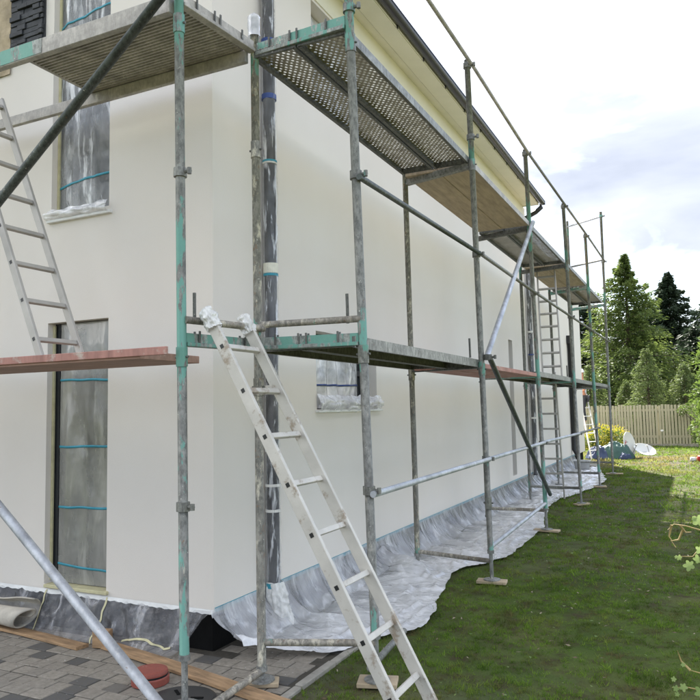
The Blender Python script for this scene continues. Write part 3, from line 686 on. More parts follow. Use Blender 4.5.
for P, Q, m1, m2 in ((Di, Ep, 'steel_dark', 'steel'), (Fi, Fp, 'teal', 'steel_dark'), (Gi, Gp, 'teal', 'steel_dark'), (Hi, Hp, 'steel_dark', 'teal'), (Ii, Ip, 'steel', 'teal')):
    beam(P, Q, Z1 - .07, side, m1, h=.08, hooks=False); beam(P, Q, Z2 - .10, side, m2, h=.085, hooks=False)
# tubes laid on the transoms at the corner, low transoms, ledgers
def tubep(name, a, b, parent, m, r=.0235, n=12):
    o = MB().tube([a, b], r, n).build(name, m, parent, smooth=True)
    o.data.polygons.foreach_set('use_smooth', [len(f.vertices) == 4 for f in o.data.polygons]); return o
V3 = Vector
tubep('corner_tube', Bp.at(Z1 + .09) + V3((.02, -.01, 0)), Cp.at(Z1 + .095) + V3((0, -.01, 0)), side, 'tube_cream')
tubep('corner_tube', Ap.at(Z1 + .07) + V3((.03, 0, 0)), Bp.at(Z1 + .065) + V3((.05, 0, 0)), side, 'tube_cream')
MB().tube([Cp.at(Z1 + .09) + V3((-.10, -.01, -.02)), Cp.at(Z1 + .22) + V3((-.10, -.01, .05))], .011, 8).build('locking_pin', 'steel_dark', side)
MB().tube([Ap.at(Z1 + .07) + V3((.03, .09, -.02)), Ap.at(Z1 + .2) + V3((.03, .09, .05))], .011, 8).build('locking_pin', 'steel_dark', side)
for P in (Ep, Fp, Gp): MB().tube([P.at(Z1) + V3((-.10, -.06, 0)), P.at(Z1 + .2) + V3((-.10, -.06, 0))], .011, 8).build('locking_pin', 'steel_dark', side)
tubep('base_transom', Bp.at(.27), Cp.at(.27), side, 'tube_cream'); tubep('base_transom', Di.at(.22), Ep.at(.22), side, 'tube_cream')
tubep('base_transom', Fi.at(.30), Fp.at(.30), side, 'tube_cream'); tubep('base_transom', Gi.at(.30), Gp.at(.30), side, 'tube'); tubep('base_transom', Hi.at(.30), Hp.at(.30), side, 'tube'); tubep('base_transom', Ii.at(.30), Ip.at(.30), side, 'tube')
tubep('base_transom', Bp.at(.09), Ap.at(.02) + V3((.18, -.25, .02)), side, 'tube_cream')
tubep('base_ledger', Cp.at(.14) + V3((0, -.1, 0)), V3((1.22, .75, .10)), side, 'tube')
tubep('base_ledger', Ep.at(.36), Fp.at(.40), side, 'alu')
o = thing  # (keeps the name short below)
def chain(name, zs, ps, m, r=.022, ext=(0, 0), off=(.045, 0, 0)):
    for (P, Q), z, mm in zip(zip(ps, ps[1:]), zs, m):
        a = P.at(z[0]) + V3(off); b = Q.at(z[1]) + V3(off); d = (b - a).normalized()
        tubep(name, a - d * ext[0], b + d * ext[1], side, mm, r)
chain('ledger', [(1.24, 1.26), (1.262, 1.27), (1.275, 1.28), (1.282, 1.285)], [Cp, Ep, Fp, Gp, Hp], ['alu', 'alu', 'alu', 'tube'], .0225, (.04, -.03))
chain('guard_rail', [(3.33, 3.37), (3.375, 3.38), (3.385, 3.36), (3.365, 3.37), (3.37, 3.38)], [Cp, Ep, Fp, Gp, Hp, Ip], ['darktube', 'tube', 'tube', 'tube', 'tube'], .021, (.05, -.03))
chain('top_guard_rail', [(5.36, 5.37), (5.375, 5.36), (5.365, 5.39), (5.395, 5.40), (5.405, 5.40)], [Cp, Ep, Fp, Gp, Hp, Ip], ['beamwhite', 'beamwhite', 'tube', 'tube', 'tube'], .020, (0, -.02))
tubep('end_rail', Ii.at(6.55), Ip.at(6.56) + V3((.08, 0, 0)), side, 'alu'); tubep('end_rail', Ii.at(5.45), Ip.at(5.45), side, 'tube')
tubep('brace', Ep.at(Z1 + .01) + V3((.06, 0, 0)), Fp.at(4.38) + V3((.06, -.03, 0)), side, 'alu', .030)
tubep('brace', Ep.at(Z1 - .0) + V3((.085, 0, 0)), Fp.at(.52) + V3((.06, .08, 0)), side, 'darktube', .028)
clampr(Ep.at(Z1) + V3((.07, 0, 0)), side, 'steel_dark')
# front scaffold rails
tubep('brace', V3((-2.44, -1.09, 2.25)), V3((.52, -1.12, 4.44)), front, 'darktube', .032)
tubep('brace', V3((-2.44, -1.06, 2.28)), V3((.46, -1.02, .0)), front, 'alu', .033)

# ---- decks
def plank_perf(y0, y1, x0, x1, zt, parent=side, sheet='perf', fl='steel', h=.065, edge=None):
    o = MB().box((x0 + .004, y0, zt - .004), (x1 - .004, y1, zt)).build('deck_plank', sheet, parent)
    for xa, m in ((x0, fl), (x1 - .006, edge or fl)):
        MB().box((xa, y0, zt - h), (xa + .006, y1, zt + .002)).build('side_flange', m, o)
        xi = xa + .006 if xa == x0 else xa - .022
        MB().box((xi, y0 + .01, zt - h), (xi + .022, y1 - .01, zt - h + .005)).build('bottom_lip', fl, o)
    for ya in (y0, y1 - .02): MB().box((x0 + .007, ya, zt - h + .006), (x1 - .007, ya + .02, zt - .005)).build('end_bar', 'steel_dark', o)
    return o
def plank_wood(y0, y1, x0, x1, zt, m='ply', th=.04, parent=side, edge=None, lab=None):
    o = MB().box((x0, y0, zt - th), (x1, y1, zt)).build('deck_board', m, parent, bevel=.003)
    if edge: MB().box((x1 + .001, y0, zt - th - .012), (x1 + .012, y1, zt + .012)).build('edge_rail', edge, o)
    if lab: o['label'] = lab
    return o
XI, XM, XO = .56, .93, 1.31
plank_perf(-.27, 2.66, XI, XM - .01, Z2 - .02, fl='steel_dark'); plank_perf(-.27, 2.66, XM + .005, XO, Z2 - .02, fl='steel_dark', edge='steel')
plank_wood(2.74, 5.60, XI, XM - .006, Z2 - .04, 'ply', lab='stained bare plywood deck board'); plank_wood(2.74, 5.60, XM, XO, Z2 - .038, 'ply', edge='beamwhite')
plank_perf(5.72, 8.66, XI, XM - .01, Z2 - .02, fl='steel_dark'); plank_perf(5.72, 8.66, XM + .005, XO, Z2 - .02, fl='steel_dark', edge='steel')
plank_wood(8.78, 11.35, XI, XM - .006, Z2 - .04, 'ply'); plank_wood(8.78, 11.35, XM, XO, Z2 - .038, 'ply', edge='steel')
plank_perf(11.5, 14.4, XI, XM - .01, Z2 - .02, fl='steel_dark'); plank_perf(11.5, 14.4, XM + .005, XO, Z2 - .02, fl='steel_dark', edge='steel')
plank_perf(-.2, 2.78, XI, XM - .01, Z1 - .02, sheet='steel_dark', fl='steel_dark', h=.075); plank_perf(-.2, 2.78, XM + .005, XO, Z1 - .02, sheet='steel_dark', fl='steel_dark', h=.075, edge='steel')
plank_wood(2.86, 5.74, XI, XM - .004, Z1 - .05, 'red_ply', .05); plank_wood(2.86, 5.74, XM, XO, Z1 - .048, 'red_ply', .05, lab='red brown plywood deck board')
for a, b in ((5.9, 8.78), (8.9, 11.65), (11.75, 14.6)):
    plank_perf(a, b, XI, XM - .01, Z1 - .02, sheet='steel_dark', fl='steel_dark', h=.07); plank_perf(a, b, XM + .005, XO, Z1 - .02, sheet='steel_dark', fl='steel', h=.07)
# front bay: red lower board, upper corrugated platform between two beams
fb = MB().box((-2.48, -1.04, 2.135), (.22, -.45, 2.185)).build('deck_board', 'pinkply', front, bevel=.003)
MB().box((-2.48, -1.062, 2.150), (.445, -1.041, 2.200)).build('edge_board', 'red_ply', fb, bevel=.003)
fb['label'] = 'red painted lower deck board'
ob = MB().box((-2.48, -1.035, 4.335), (.44, -.985, 4.455)).build('outer_beam', 'beamwhite', front, bevel=.004)
MB().box((-2.47, -1.0385, 4.345), (-.70, -1.0352, 4.452)).build('green_paint_length', 'teal', ob)
MB().box((-2.48, -.30, 4.315), (.52, -.262, 4.405)).build('inner_beam', 'beamwhite', front, bevel=.004)
cr_ = MB(); n = 22; y0, y1 = -.982, -.258; prof = []
for k in range(n):
    a = y0 + (y1 - y0) * k / n; d = (y1 - y0) / n
    prof += [(a, 4.425), (a + d * .3, 4.425), (a + d * .45, 4.41), (a + d * .85, 4.41)]
prof += [(y1, 4.425)]
top = [(y_, z + .012) for y_, z in prof][::-1]; loop = prof + top; k = len(loop)
cr_.add([(-.97, a, b) for a, b in loop] + [(.485, a, b) for a, b in loop], [(i, (i + 1) % k, k + (i + 1) % k, k + i) for i in range(k)])
cr_.build('corrugated_deck', 'beamwhite', front)
MB().box((-1.0, -.98, 4.41), (-.971, -.26, 4.45)).build('deck_end_bar', 'beamwhite', front)

# ------------------------------------------------------------------ ladders
def ladder(label, base, top, sidev, width, rd, rw, n, m, spacing=None, start=.2, holes=True, rot_m=None, group=None):
    base = Vector(base); top = Vector(top); s = Vector(sidev).normalized(); d = (top - base).normalized(); L = (top - base).length
    t = thing('ladder', tuple(base), label, 'ladder', group)
    for sg in (-1, 1):
        c = s * (sg * width / 2)
        MB().obox(base + c, top + c, s, rw, rd).build('rail', m, t, bevel=.003)
    sp_ = spacing or (L - start * 1.3) / (n - 1)
    for k in range(n):
        p = base + d * (start + k * sp_)
        if (p - base).length > L - .03: break
        r = MB().obox(p - s * (width / 2 - rw / 2), p + s * (width / 2 - rw / 2), d, .034, .030).build('rung', m, t, bevel=.003)
        if holes:
            for sg in (-1, 1):
                q = p + s * sg * (width / 2 + rw / 2)
                MB().obox(q - s * .001 * sg, q + s * .0015 * sg, d, .026, .024).build('rung_hole_dark', 'black', r)  # black plates stand in for the shade inside the open rung ends
    return t, base, top, s, d
nl, b_, t_, s_, d_ = ladder('worn cream aluminium ladder in front leaning on the corner frame, rag-wrapped top ends', (1.925, -.65, .005), (.615, -.65, 2.375), (0, 1, 0), .40, .075, .028, 9, 'ladder_alu', spacing=.3165, start=.29)
for sg, m in ((-1, 'film_bag'), (1, 'film_bag')):
    c0 = t_ + s_ * sg * .20 - d_ * .07
    def wrap(i, j, c0=c0, sg=sg):
        a = i * 2 * math.pi; h = j * .155; rr = (.032 + .014 * nz(math.cos(a) * 2 + sg, math.sin(a) * 2, j * 5) + .014 * ridge(math.cos(a) * 2.2, math.sin(a) * 2.2, j * 1.6 + sg, 1.3) + .004 * ridge(math.cos(a) * 6, math.sin(a) * 6, j * 4 + sg, 1.2)) * (1 if j < .72 else math.sqrt(max(0, 1 - ((j - .72) / .28) ** 2)) + .02)
        e = d_.cross(s_); q = c0 + d_ * h + s_ * (rr * math.cos(a)) + e * (rr * 1.1 * math.sin(a)); return tuple(q)
    grid('rag_wrap', wrap, 60, 44, m, nl)
ladder('grey ladder climbing left from the red plank to the upper front platform', (-.80, -.72, 2.187), (-1.80, -.70, 4.44), (0, 1, 0), .38, .06, .026, 9, 'ladder_grey', spacing=.317, start=.16)
ladder('far ladder hooked between the two plank levels of the long scaffold', (1.10, 8.15, 2.285), (.90, 9.05, 4.30), (1, 0, 0), .32, .05, .025, 8, 'ladder_grey', spacing=.27, start=.2, holes=False)
ladder('far ladder standing on the ground sheet under the lower planks', (.81, 9.55, .03), (.83, 8.98, 2.4), (1, 0, 0), .34, .05, .025, 9, 'ladder_grey', spacing=.29, start=.2, holes=False)

# ------------------------------------------------------------------ timber pads
for (x, y_, rz, lx, ly), lb in (((1.35, -.05, .3, .26, .16), 'pale timber pad under the scaffold foot behind the cream ladder'), ((1.346, 2.85, .1, .30, .14), 'pale timber pad under the second scaffold foot on the lawn, nearest clear one'),
        ((1.30, 6.05, -.1, .36, .13), 'long timber pad under the foot of the black brace end'), ((1.385, 8.98, .7, .30, .14), 'skewed timber pad under the third free scaffold foot from the front'),
        ((1.34, 11.96, .2, .26, .18), 'squarish timber pad under the last but one outer scaffold foot'), ((1.33, 15.0, .0, .42, .14), 'timber pad under the farthest outer scaffold foot near the tarpaulin'), ((.655, -.36, .5, .22, .12), 'pale wood offcut under the corner standard on the pavers')):
    b = MB().box((-lx / 2, -ly / 2, 0), (lx / 2, ly / 2, .030)).build('timber_pad', 'pad', bevel=.004)
    b.location = (x, y_, .001); b.rotation_euler = (U(-.02, .02), U(-.02, .02), rz); tag(b, lb, 'timber', 'timber pads under the scaffold feet')

# ------------------------------------------------------------------ things on the paving
def board(p0, p1, w_, h_, label):
    o = MB(); a = Vector(p0); b = Vector(p1); L = (b - a).length; n = 10; v = []; f = []
    for i in range(n + 1):
        t = i / n; c = .006 * math.sin(t * 5)
        for (yy, z_) in ((-w_ / 2, 0), (w_ / 2, 0), (w_ / 2, h_), (-w_ / 2, h_)): v.append((t * L, yy + c, z_ + .004 * math.sin(t * 3)))
    f += [(i * 4 + k, i * 4 + (k + 1) % 4, i * 4 + 4 + (k + 1) % 4, i * 4 + 4 + k) for i in range(n) for k in range(4)] + [(0, 1, 2, 3), tuple(range(n * 4, n * 4 + 4))[::-1]]
    o.add(v, f); ob = o.build('board', 'wood', bevel=.003); ob.location = a; ob.rotation_euler = (0, 0, math.atan2(b.y - a.y, b.x - a.x)); return tag(ob, label, 'board')
board((-2.25, -.17, .003), (-1.02, -.29, .003), .11, .022, 'brown board on the pavers running out from under the grey felt roll')
board((-.86, -.19, .003), (1.06, -.62, .003), .125, .024, 'long brown board on the pavers behind the red cap and corner pole')
bk = MB().box((-.06, -.05, 0), (.06, .05, .125)).build('wood_block', 'wood', bevel=.005); bk.location = (-.91, -.20, .004); bk.rotation_euler = (0, 0, .25); tag(bk, 'small cut wooden block standing on the pavers below the tall window', 'block')
pk = MB().lathe([(0, .088), (.095, .088), (.112, .082), (.116, .07), (.116, .060)], (-.06, -.62, .004), 36).build('pipe_cap', 'terracotta', smooth=False)
tag(pk, 'round terracotta red pipe cap with a dark groove lying on the pavers', 'cap')
MB().lathe([(.116, .060), (.109, .058), (.109, .050), (.116, .048)], (-.06, -.62, .004), 36).build('groove', 'black', pk)
MB().lathe([(.117, .048), (.124, .04), (.124, .0), (0, .0)], (-.06, -.62, .004), 36).build('rim', 'terracotta', pk)
pc = MB().lathe([(0, .016), (.20, .016), (.215, .010), (.218, 0)], (.33, -.78, .004), 40).build('drain_cover', 'black'); tag(pc, 'flat round black plastic cover on the pavers beside the green pole', 'cover')
for k in range(3):
    q = Vector((.33, -.78, .021)); dd = Vector((math.cos(.4 + k * 2.1), math.sin(.4 + k * 2.1), 0)); MB().obox(q + dd * .06, q + dd * .14, (0, 0, 1), .006, .02).build('grip_slot', 'plinth', pc)
# rolled felt
def felt(i, j):
    a = -.6 + i * 8.2; x = -2.75 + j * .98 + .06 * math.sin(i * 7)
    r = (.035 + .0105 * a) * (1.0 + .30 * (j - .5)) ; r *= 1 + .06 * nz(j * 3, i * 4)
    zc = .125 * (1.0 + .30 * (j - .5))
    return (x, -.13 - .06 * j + r * math.cos(a) * 1.35, max(.012, zc + r * math.sin(a)) + .012 * nz(x * 4, i * 5))
fo = grid('felt_roll', felt, 60, 18, 'felt', thick=.012); tag(fo, 'loosely rolled grey felt sheet lying on the pavers at the left edge', 'felt roll')

# ------------------------------------------------------------------ far end: bucket, tarp, dishes, person, fence, plants
bu = thing('tub', (.42, 15.9, .02), 'grey mortar tub on the end of the plastic sheet near the far wall', 'tub')
def rr(i, j, w0=.17, w1=.21, d0=.12, d1=.15, h=.26):
    a = i * 2 * math.pi; w_ = w0 + (w1 - w0) * j; d = d0 + (d1 - d0) * j; c, s = math.cos(a), math.sin(a); e = .45
    return (.42 + w_ * math.copysign(abs(c) ** e, c), 15.9 + d * math.copysign(abs(s) ** e, s), .02 + h * j)
grid('bucket', rr, 32, 4, 'grey', bu, thick=.008)
grid('rim', lambda i, j: rr(i, .93 + .08 * j, w1=.225, d1=.165), 32, 1, 'white', bu, thick=.012)
MB().box((.26, 15.79, .025), (.58, 16.01, .06)).build('mortar', 'grey', bu)
pl = tag(MB().box((-.05, -.4, 0), (.3, .4, .035)).build('paving_slab', 'kerb', bevel=.006), 'grey concrete slab lying behind the mortar tub', 'slab'); pl.location = (.35, 17.3, .022)

def tarp(name, c, rx, ry, h, m, label, seed):
    def F(i, j):
        a = i * 2 * math.pi; r = j; k = 1 + .18 * nz(math.cos(a) * 1.5, math.sin(a) * 1.5, seed)
        x = c[0] + rx * r * k * math.cos(a); y_ = c[1] + ry * r * k * math.sin(a)
        z = h * (1 - r ** 2.2) ** .8 if r < 1 else 0
        z = z * (.8 + .4 * nz(x * 2., y_ * 2., seed)) + (1 - r ** 3) * (.10 * max(-.3, ridge(x * 2.5, y_ * 2.5, seed, 1.5)) + .07 * ridge(x * 5, y_ * 4, seed, 1.7) + .03 * ridge(x * 11, y_ * 9, seed, 1.5))
        return (x + .06 * nz(x * 6, y_ * 6, seed + 2), y_, max(.008, z))
    return tag(grid(name, F, 80, 34, m), label, 'tarpaulin')
tarp('tarpaulin', (.80, 20.9, 0), .62, .5, .48, 'tarp_green', 'crumpled dark green tarpaulin heap on the sunny lawn', 3.)
tarp('tarpaulin', (.25, 20.6, 0), .42, .35, .34, 'tarp_blue', 'dark blue tarpaulin bundle beside the green tarpaulin heap', 8.)
tarp('tarpaulin', (1.12, 20.35, 0), .22, .13, .14, 'tarp_blue', 'small folded blue tarpaulin end in front of the green heap', 5.)

def dish(loc, axis, r, label, roll=0., leg=True, print_=False):
    t = thing('satellite_dish', loc, label, 'satellite dish'); ax = Vector(axis).normalized(); c = Vector(loc)
    prof = [(r * k / 12, .30 * r * (k / 12) ** 2) for k in range(13)]
    prof += [(r * 1.012, .30 * r + .004), (r * 1.012, .30 * r - .012)] + [(r * k / 12, .30 * r * (k / 12) ** 2 - .012) for k in range(12, -1, -1)]
    ctr = c + Vector((0, 0, r * math.sqrt(max(.02, 1 - ax.z ** 2)) + .03))
    MB().lathe(prof, ctr - ax * .1 * r, 40, ax).build('reflector', 'dish', t, smooth=True)
    s = ax.cross(Vector((0, 0, 1))).normalized(); u = s.cross(ax).normalized()
    MB().tube([ctr - u * r * .95 + ax * .16 * r, ctr + ax * .75 * r - u * .15 * r], .013, 8).build('feed_arm', 'grey', t)
    MB().tube([ctr + ax * .62 * r - u * .12 * r, ctr + ax * .8 * r - u * .15 * r], .03, 10).build('receiver', 'white', t)
    MB().obox(ctr - ax * .12 * r, ctr - ax * .25 * r - u * .2 * r, s, .16, .05).build('back_bracket', 'grey', t)
    if print_:                                        # small red swirl and lettering bar printed on the bowl
        for k, (du, dv, sx, sy) in enumerate(((.10, .10, .09, .035), (.02, .16, .035, .08), (-.14, .12, .10, .028), (.14, .03, .035, .07))):
            q = ctr + s * du * r * 1.4 + u * dv * r * 1.6 - ax * .1 * r + ax * (.30 * r * ((du * 1.4) ** 2 + (dv * 1.6) ** 2) + .012)
            MB().obox(q - s * sx * r, q + s * sx * r, u, sy * r * 2, .004).build('red_emblem', 'dishred' if k < 2 or k == 3 else 'grey', t)
    return t
dish((1.16, 21.1, 0), (.93, -.33, .16), .41, 'upright white satellite dish with small red emblem beside the tarpaulin', print_=True)
dish((1.66, 21.3, 0), (.30, -.42, .86), .35, 'white satellite dish lying face up on the dry grass')
rw = thing('plastic_container', (3.30, 19.9, 0), 'small red and white plastic container lying at the lawn edge under the hedge', 'container')
MB().lathe([(0, 0), (.12, 0), (.13, .02), (.125, .14), (.09, .17), (0, .17)], (3.36, 19.9, .003), 20).build('body', 'red', rw, smooth=True)
MB().lathe([(0, 0), (.08, 0), (.085, .02), (.08, .10), (.05, .12), (0, .12)], (3.12, 19.85, .003), 20).build('white_lid', 'white', rw, smooth=True)
MB().tube([(3.23, 19.9, .09), (3.13, 19.88, .07)], .018, 8).build('spout', 'white', rw)

# fence
fe = thing('fence', (1, 28, 0), 'tall weathered board fence of vertical slats closing the garden', 'fence')
x = -3.6; pmesh = {}
for v in range(5):
    b = MB(); h = 1.70 + v * .008; b.box((-.046, -.012, .10), (.046, .012, h)); me = bpy.data.meshes.new('fence_board'); me.from_pydata(b.v, [], b.f); me.update(); me.materials.append(M['fence']); pmesh[v] = me
while x < 7.5:
    o = bpy.data.objects.new('fence_board', pmesh[random.randrange(5)]); col.objects.link(o); o.parent = fe; o.location = (x - 1, U(-.006, .006), U(-.012, .012)); o.rotation_euler = (0, U(-.008, .008), 0); x += .122
for z in (.35, 1.45): MB().box((-3.7, 28.014, z), (7.5, 28.06, z + .09)).build('fence_rail', 'fence', fe)
for xp in (-3, -.6, 1.8, 4.2, 6.6): MB().box((xp, 28.061, 0), (xp + .1, 28.16, 1.65)).build('fence_post', 'fence', fe)
MB().box((-3.7, 27.97, -.02), (7.5, 28.012, .095)).build('base_board', 'kerb', fe)

# ------------------------------------------------------------------ vegetation builders
def cards(P, D, Ln, Wd, tint, name, m, parent):
    """leaf-sized quads: P centre, D direction, length, width"""
    n = len(P); rnd = rng.normal(size=(n, 3)); s = np.cross(D, rnd); s /= np.linalg.norm(s, axis=1, keepdims=True) + 1e-9
    a = D * (Ln / 2)[:, None]; b = s * (Wd / 2)[:, None]
    q = np.stack([P - a, P + b * .9 - a * .1, P + a, P - b * .9 - a * .1], 1).reshape(-1, 3)
    return fast_mesh(name, q, 4, m, parent, tint)
def conifer(loc, h, r, m, label, nbr=110, per=140, leaf=.16, droop=.25, airy=.5, zlow=.06, power=.8, trunk=True, group='trees beyond the fence', upturn=.2, jag=.3):
    t = thing('conifer_tree', loc, label, 'tree', group); L = Vector(loc)
    tr = MB(); tr.tube([L + V3((0, 0, -.1)), L + V3((.03 * h * .1, 0, h * .5)), L + V3((0, 0, h * .97))], [h * .017 + .03, h * .011 + .015, .012], 8); tr.build('trunk', 'bark', t, smooth=True)
    P = []; D = []; T = []; br = MB()
    for k in range(nbr):
        f = zlow + (1 - zlow) * ((k + U(0, .9)) / nbr); z = h * f; a = k * 2.399 + U(-.4, .4)
        bl = r * ((1 - f) ** power) * U(1 - jag, 1 + jag * .6) + .12
        d = np.array([math.cos(a), math.sin(a), 0.]); zs = upturn * (f - .3)
        n = max(10, int(per * (.25 + bl / r)))
        s = rng.uniform(.05, 1, n) ** .75
        spread = .26 * bl * (1.1 - s * .75)
        lat = rng.normal(0, 1, n) * spread; ud = rng.normal(0, .07, n) * (1 + bl * .3)
        px = np.array([L.x, L.y, L.z + z])[None] + d[None] * (s * bl)[:, None] + np.array([-d[1], d[0], 0])[None] * lat[:, None]
        px[:, 2] += zs * s * bl - droop * (s ** 1.6) * bl * (.55 if f > .7 else 1) + ud - np.abs(lat) * .25
        dir_ = d[None] * .8 + np.array([-d[1], d[0], 0])[None] * (np.sign(lat) * .6)[:, None] + rng.normal(0, .3, (n, 3)); dir_[:, 2] -= .25
        dir_ /= np.linalg.norm(dir_, axis=1, keepdims=True)
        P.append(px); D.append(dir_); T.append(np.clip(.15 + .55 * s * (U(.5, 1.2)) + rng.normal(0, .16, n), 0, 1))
        e = L + V3((d[0] * bl * .85, d[1] * bl * .85, z + zs * bl * .85 - droop * bl * .7)); br.tube([L + V3((0, 0, z)), e], [.012 + .006 * bl, .006], 4, cap=False)
    br.build('branches', 'bark', t)
    P = np.concatenate(P); D = np.concatenate(D); T = np.concatenate(T); n = len(P)
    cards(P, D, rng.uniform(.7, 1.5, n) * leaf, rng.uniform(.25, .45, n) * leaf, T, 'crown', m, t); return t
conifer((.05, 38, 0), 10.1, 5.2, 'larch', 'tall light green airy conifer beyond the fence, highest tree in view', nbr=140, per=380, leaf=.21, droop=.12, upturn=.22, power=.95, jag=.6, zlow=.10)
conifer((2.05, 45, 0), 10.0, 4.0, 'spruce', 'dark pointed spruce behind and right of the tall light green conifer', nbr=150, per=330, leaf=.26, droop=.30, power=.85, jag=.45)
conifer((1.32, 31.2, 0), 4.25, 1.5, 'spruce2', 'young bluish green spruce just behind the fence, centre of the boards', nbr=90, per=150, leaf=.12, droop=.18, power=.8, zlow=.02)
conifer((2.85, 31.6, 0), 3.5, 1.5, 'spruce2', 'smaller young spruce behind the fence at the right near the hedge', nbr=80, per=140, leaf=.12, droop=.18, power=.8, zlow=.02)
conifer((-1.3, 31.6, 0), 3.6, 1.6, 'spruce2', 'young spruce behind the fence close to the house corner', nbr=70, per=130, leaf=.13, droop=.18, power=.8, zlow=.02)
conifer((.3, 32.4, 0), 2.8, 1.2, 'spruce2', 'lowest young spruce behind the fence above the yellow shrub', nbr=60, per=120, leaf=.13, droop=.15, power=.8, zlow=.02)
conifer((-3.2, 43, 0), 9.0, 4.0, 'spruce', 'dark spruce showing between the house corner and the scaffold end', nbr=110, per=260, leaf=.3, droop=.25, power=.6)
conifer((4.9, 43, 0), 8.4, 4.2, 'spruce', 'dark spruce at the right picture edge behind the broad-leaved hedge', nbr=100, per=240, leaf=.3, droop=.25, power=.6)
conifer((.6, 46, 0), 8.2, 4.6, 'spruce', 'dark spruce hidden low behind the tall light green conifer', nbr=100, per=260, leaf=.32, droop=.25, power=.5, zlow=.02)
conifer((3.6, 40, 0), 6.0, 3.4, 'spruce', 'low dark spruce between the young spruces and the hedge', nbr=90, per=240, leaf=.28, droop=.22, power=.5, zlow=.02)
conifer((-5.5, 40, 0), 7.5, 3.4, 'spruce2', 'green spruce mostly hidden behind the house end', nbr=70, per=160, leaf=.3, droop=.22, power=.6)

def shrub(name, loc, blobs, m, label, cat, n, leaf, stems=7, group=None, leafw=.55, extra=None):
    t = thing(name, loc, label, cat, group); L = Vector(loc); P = []; D = []; T = []
    st = MB()
    for k in range(stems):
        b = blobs[k % len(blobs)]; e = Vector((b[0] + U(-.3, .3) * b[3], b[1] + U(-.3, .3) * b[4], b[2] + U(0, .5) * b[5])); b0 = L + V3((U(-.2, .2), U(-.2, .2), -.02))
        mid = (b0 + e) / 2 + V3((U(-.1, .1), U(-.1, .1), .1)); st.tube([b0, mid, e], [.022, .014, .006], 6)
    st.build('stems', 'bark', t)
    vol = [b[3] * b[4] * b[5] for b in blobs]; tot = sum(v ** .67 for v in vol)
    for b, v in zip(blobs, vol):
        k = int(n * v ** .67 / tot); d = rng.normal(size=(k, 3)); d /= np.linalg.norm(d, axis=1, keepdims=True); r = rng.uniform(.35, 1.05, k) ** .6
        wob = 1 + .22 * np.sin(d[:, 0] * 5 + b[0]) * np.cos(d[:, 2] * 6 + b[1])
        P.append(np.array(b[:3]) + d * (r * wob)[:, None] * np.array(b[3:])); dd = d + rng.normal(0, .7, (k, 3)); dd[:, 2] -= .15; dd /= np.linalg.norm(dd, axis=1, keepdims=True); D.append(dd); T.append(np.clip(rng.beta(2, 2, k), 0, 1))
    P = np.concatenate(P); D = np.concatenate(D); T = np.concatenate(T); k = P[:, 2] > .02; P, D, T = P[k], D[k], T[k]; n = len(P)
    cards(P, D, rng.uniform(.6, 1.3, n) * leaf, rng.uniform(.7, 1.2, n) * leaf * leafw, T, 'foliage', m, t)
    return t
ysb = shrub('flowering_shrub', (-.05, 25.6, 0), [(-.2, 25.6, .48, .5, .45, .42), (.35, 25.7, .42, .42, .4, .36), (-.65, 25.5, .3, .35, .4, .3)], 'leaf', 'bushy yellow-flowering shrub in front of the fence', 'shrub', 2600, .085)
n = 1500; d = rng.normal(size=(n, 3)); d /= np.linalg.norm(d, axis=1, keepdims=True); c = np.array([(-.2, 25.6, .52), (.35, 25.7, .46), (-.6, 25.5, .34)])[rng.integers(0, 3, n)]
cards(c + d * np.array([.5, .45, .42]) * rng.uniform(.75, 1.2, n)[:, None], d, np.full(n, .065), np.full(n, .055), rng.uniform(0, 1, n), 'blossoms', 'yellow', ysb)
shrub('hedge_shrub', (4.3, 21, 0), [(4.15, 21.0, 3.0, .85, 1.0, 1.1), (4.0, 21.2, 1.9, .85, 1., 1.0), (4.1, 21.0, .9, .9, 1., .9), (4.9, 21.4, 2.6, 1., 1., 1.6), (3.75, 20.6, .5, .5, .6, .5)], 'leaf', 'tall broad-leaved hedge shrub overhanging the right edge of the lawn', 'shrub', 9000, .13, 12)
shrub('hedge_shrub', (3.9, 26.4, 0), [(3.9, 26.4, 1.2, .8, .8, .6), (3.3, 27.5, 1.6, .5, .3, .28), (2.75, 27.75, 1.45, .22, .14, .22), (4.6, 26., 1.6, 1., 1., 1.2), (3.35, 26.9, .6, .4, .4, .6)], 'leaf', 'creeper-like leafy shrub spilling over the right end of the fence', 'shrub', 6000, .10, 9)
shrub('hedge_shrub', (4.25, 16.2, 0), [(4.4, 16.2, 1.0, .7, 1.2, 1.0), (4.5, 17.5, 1.5, .8, 1., 1.3), (4.6, 14.6, .9, .8, .9, .9)], 'leaf', 'leafy garden shrub just outside the right edge of the lawn', 'shrub', 6000, .11, 9)
# pale creeper flower by the fence foot
fl = thing('garden_stake', (1.98, 27.2, 0), 'small white flower head on a thin stem before the fence boards', 'flower'); MB().tube([(1.98, 27.2, 0), (1.99, 27.2, .62)], .008, 6).build('stem', 'leaf', fl); MB().lathe([(0, .05), (.05, .03), (.06, 0), (.03, -.04), (0, -.05)], (1.99, 27.2, .66), 10).build('flower_head', 'white', fl)
fl.name = 'white_flower'

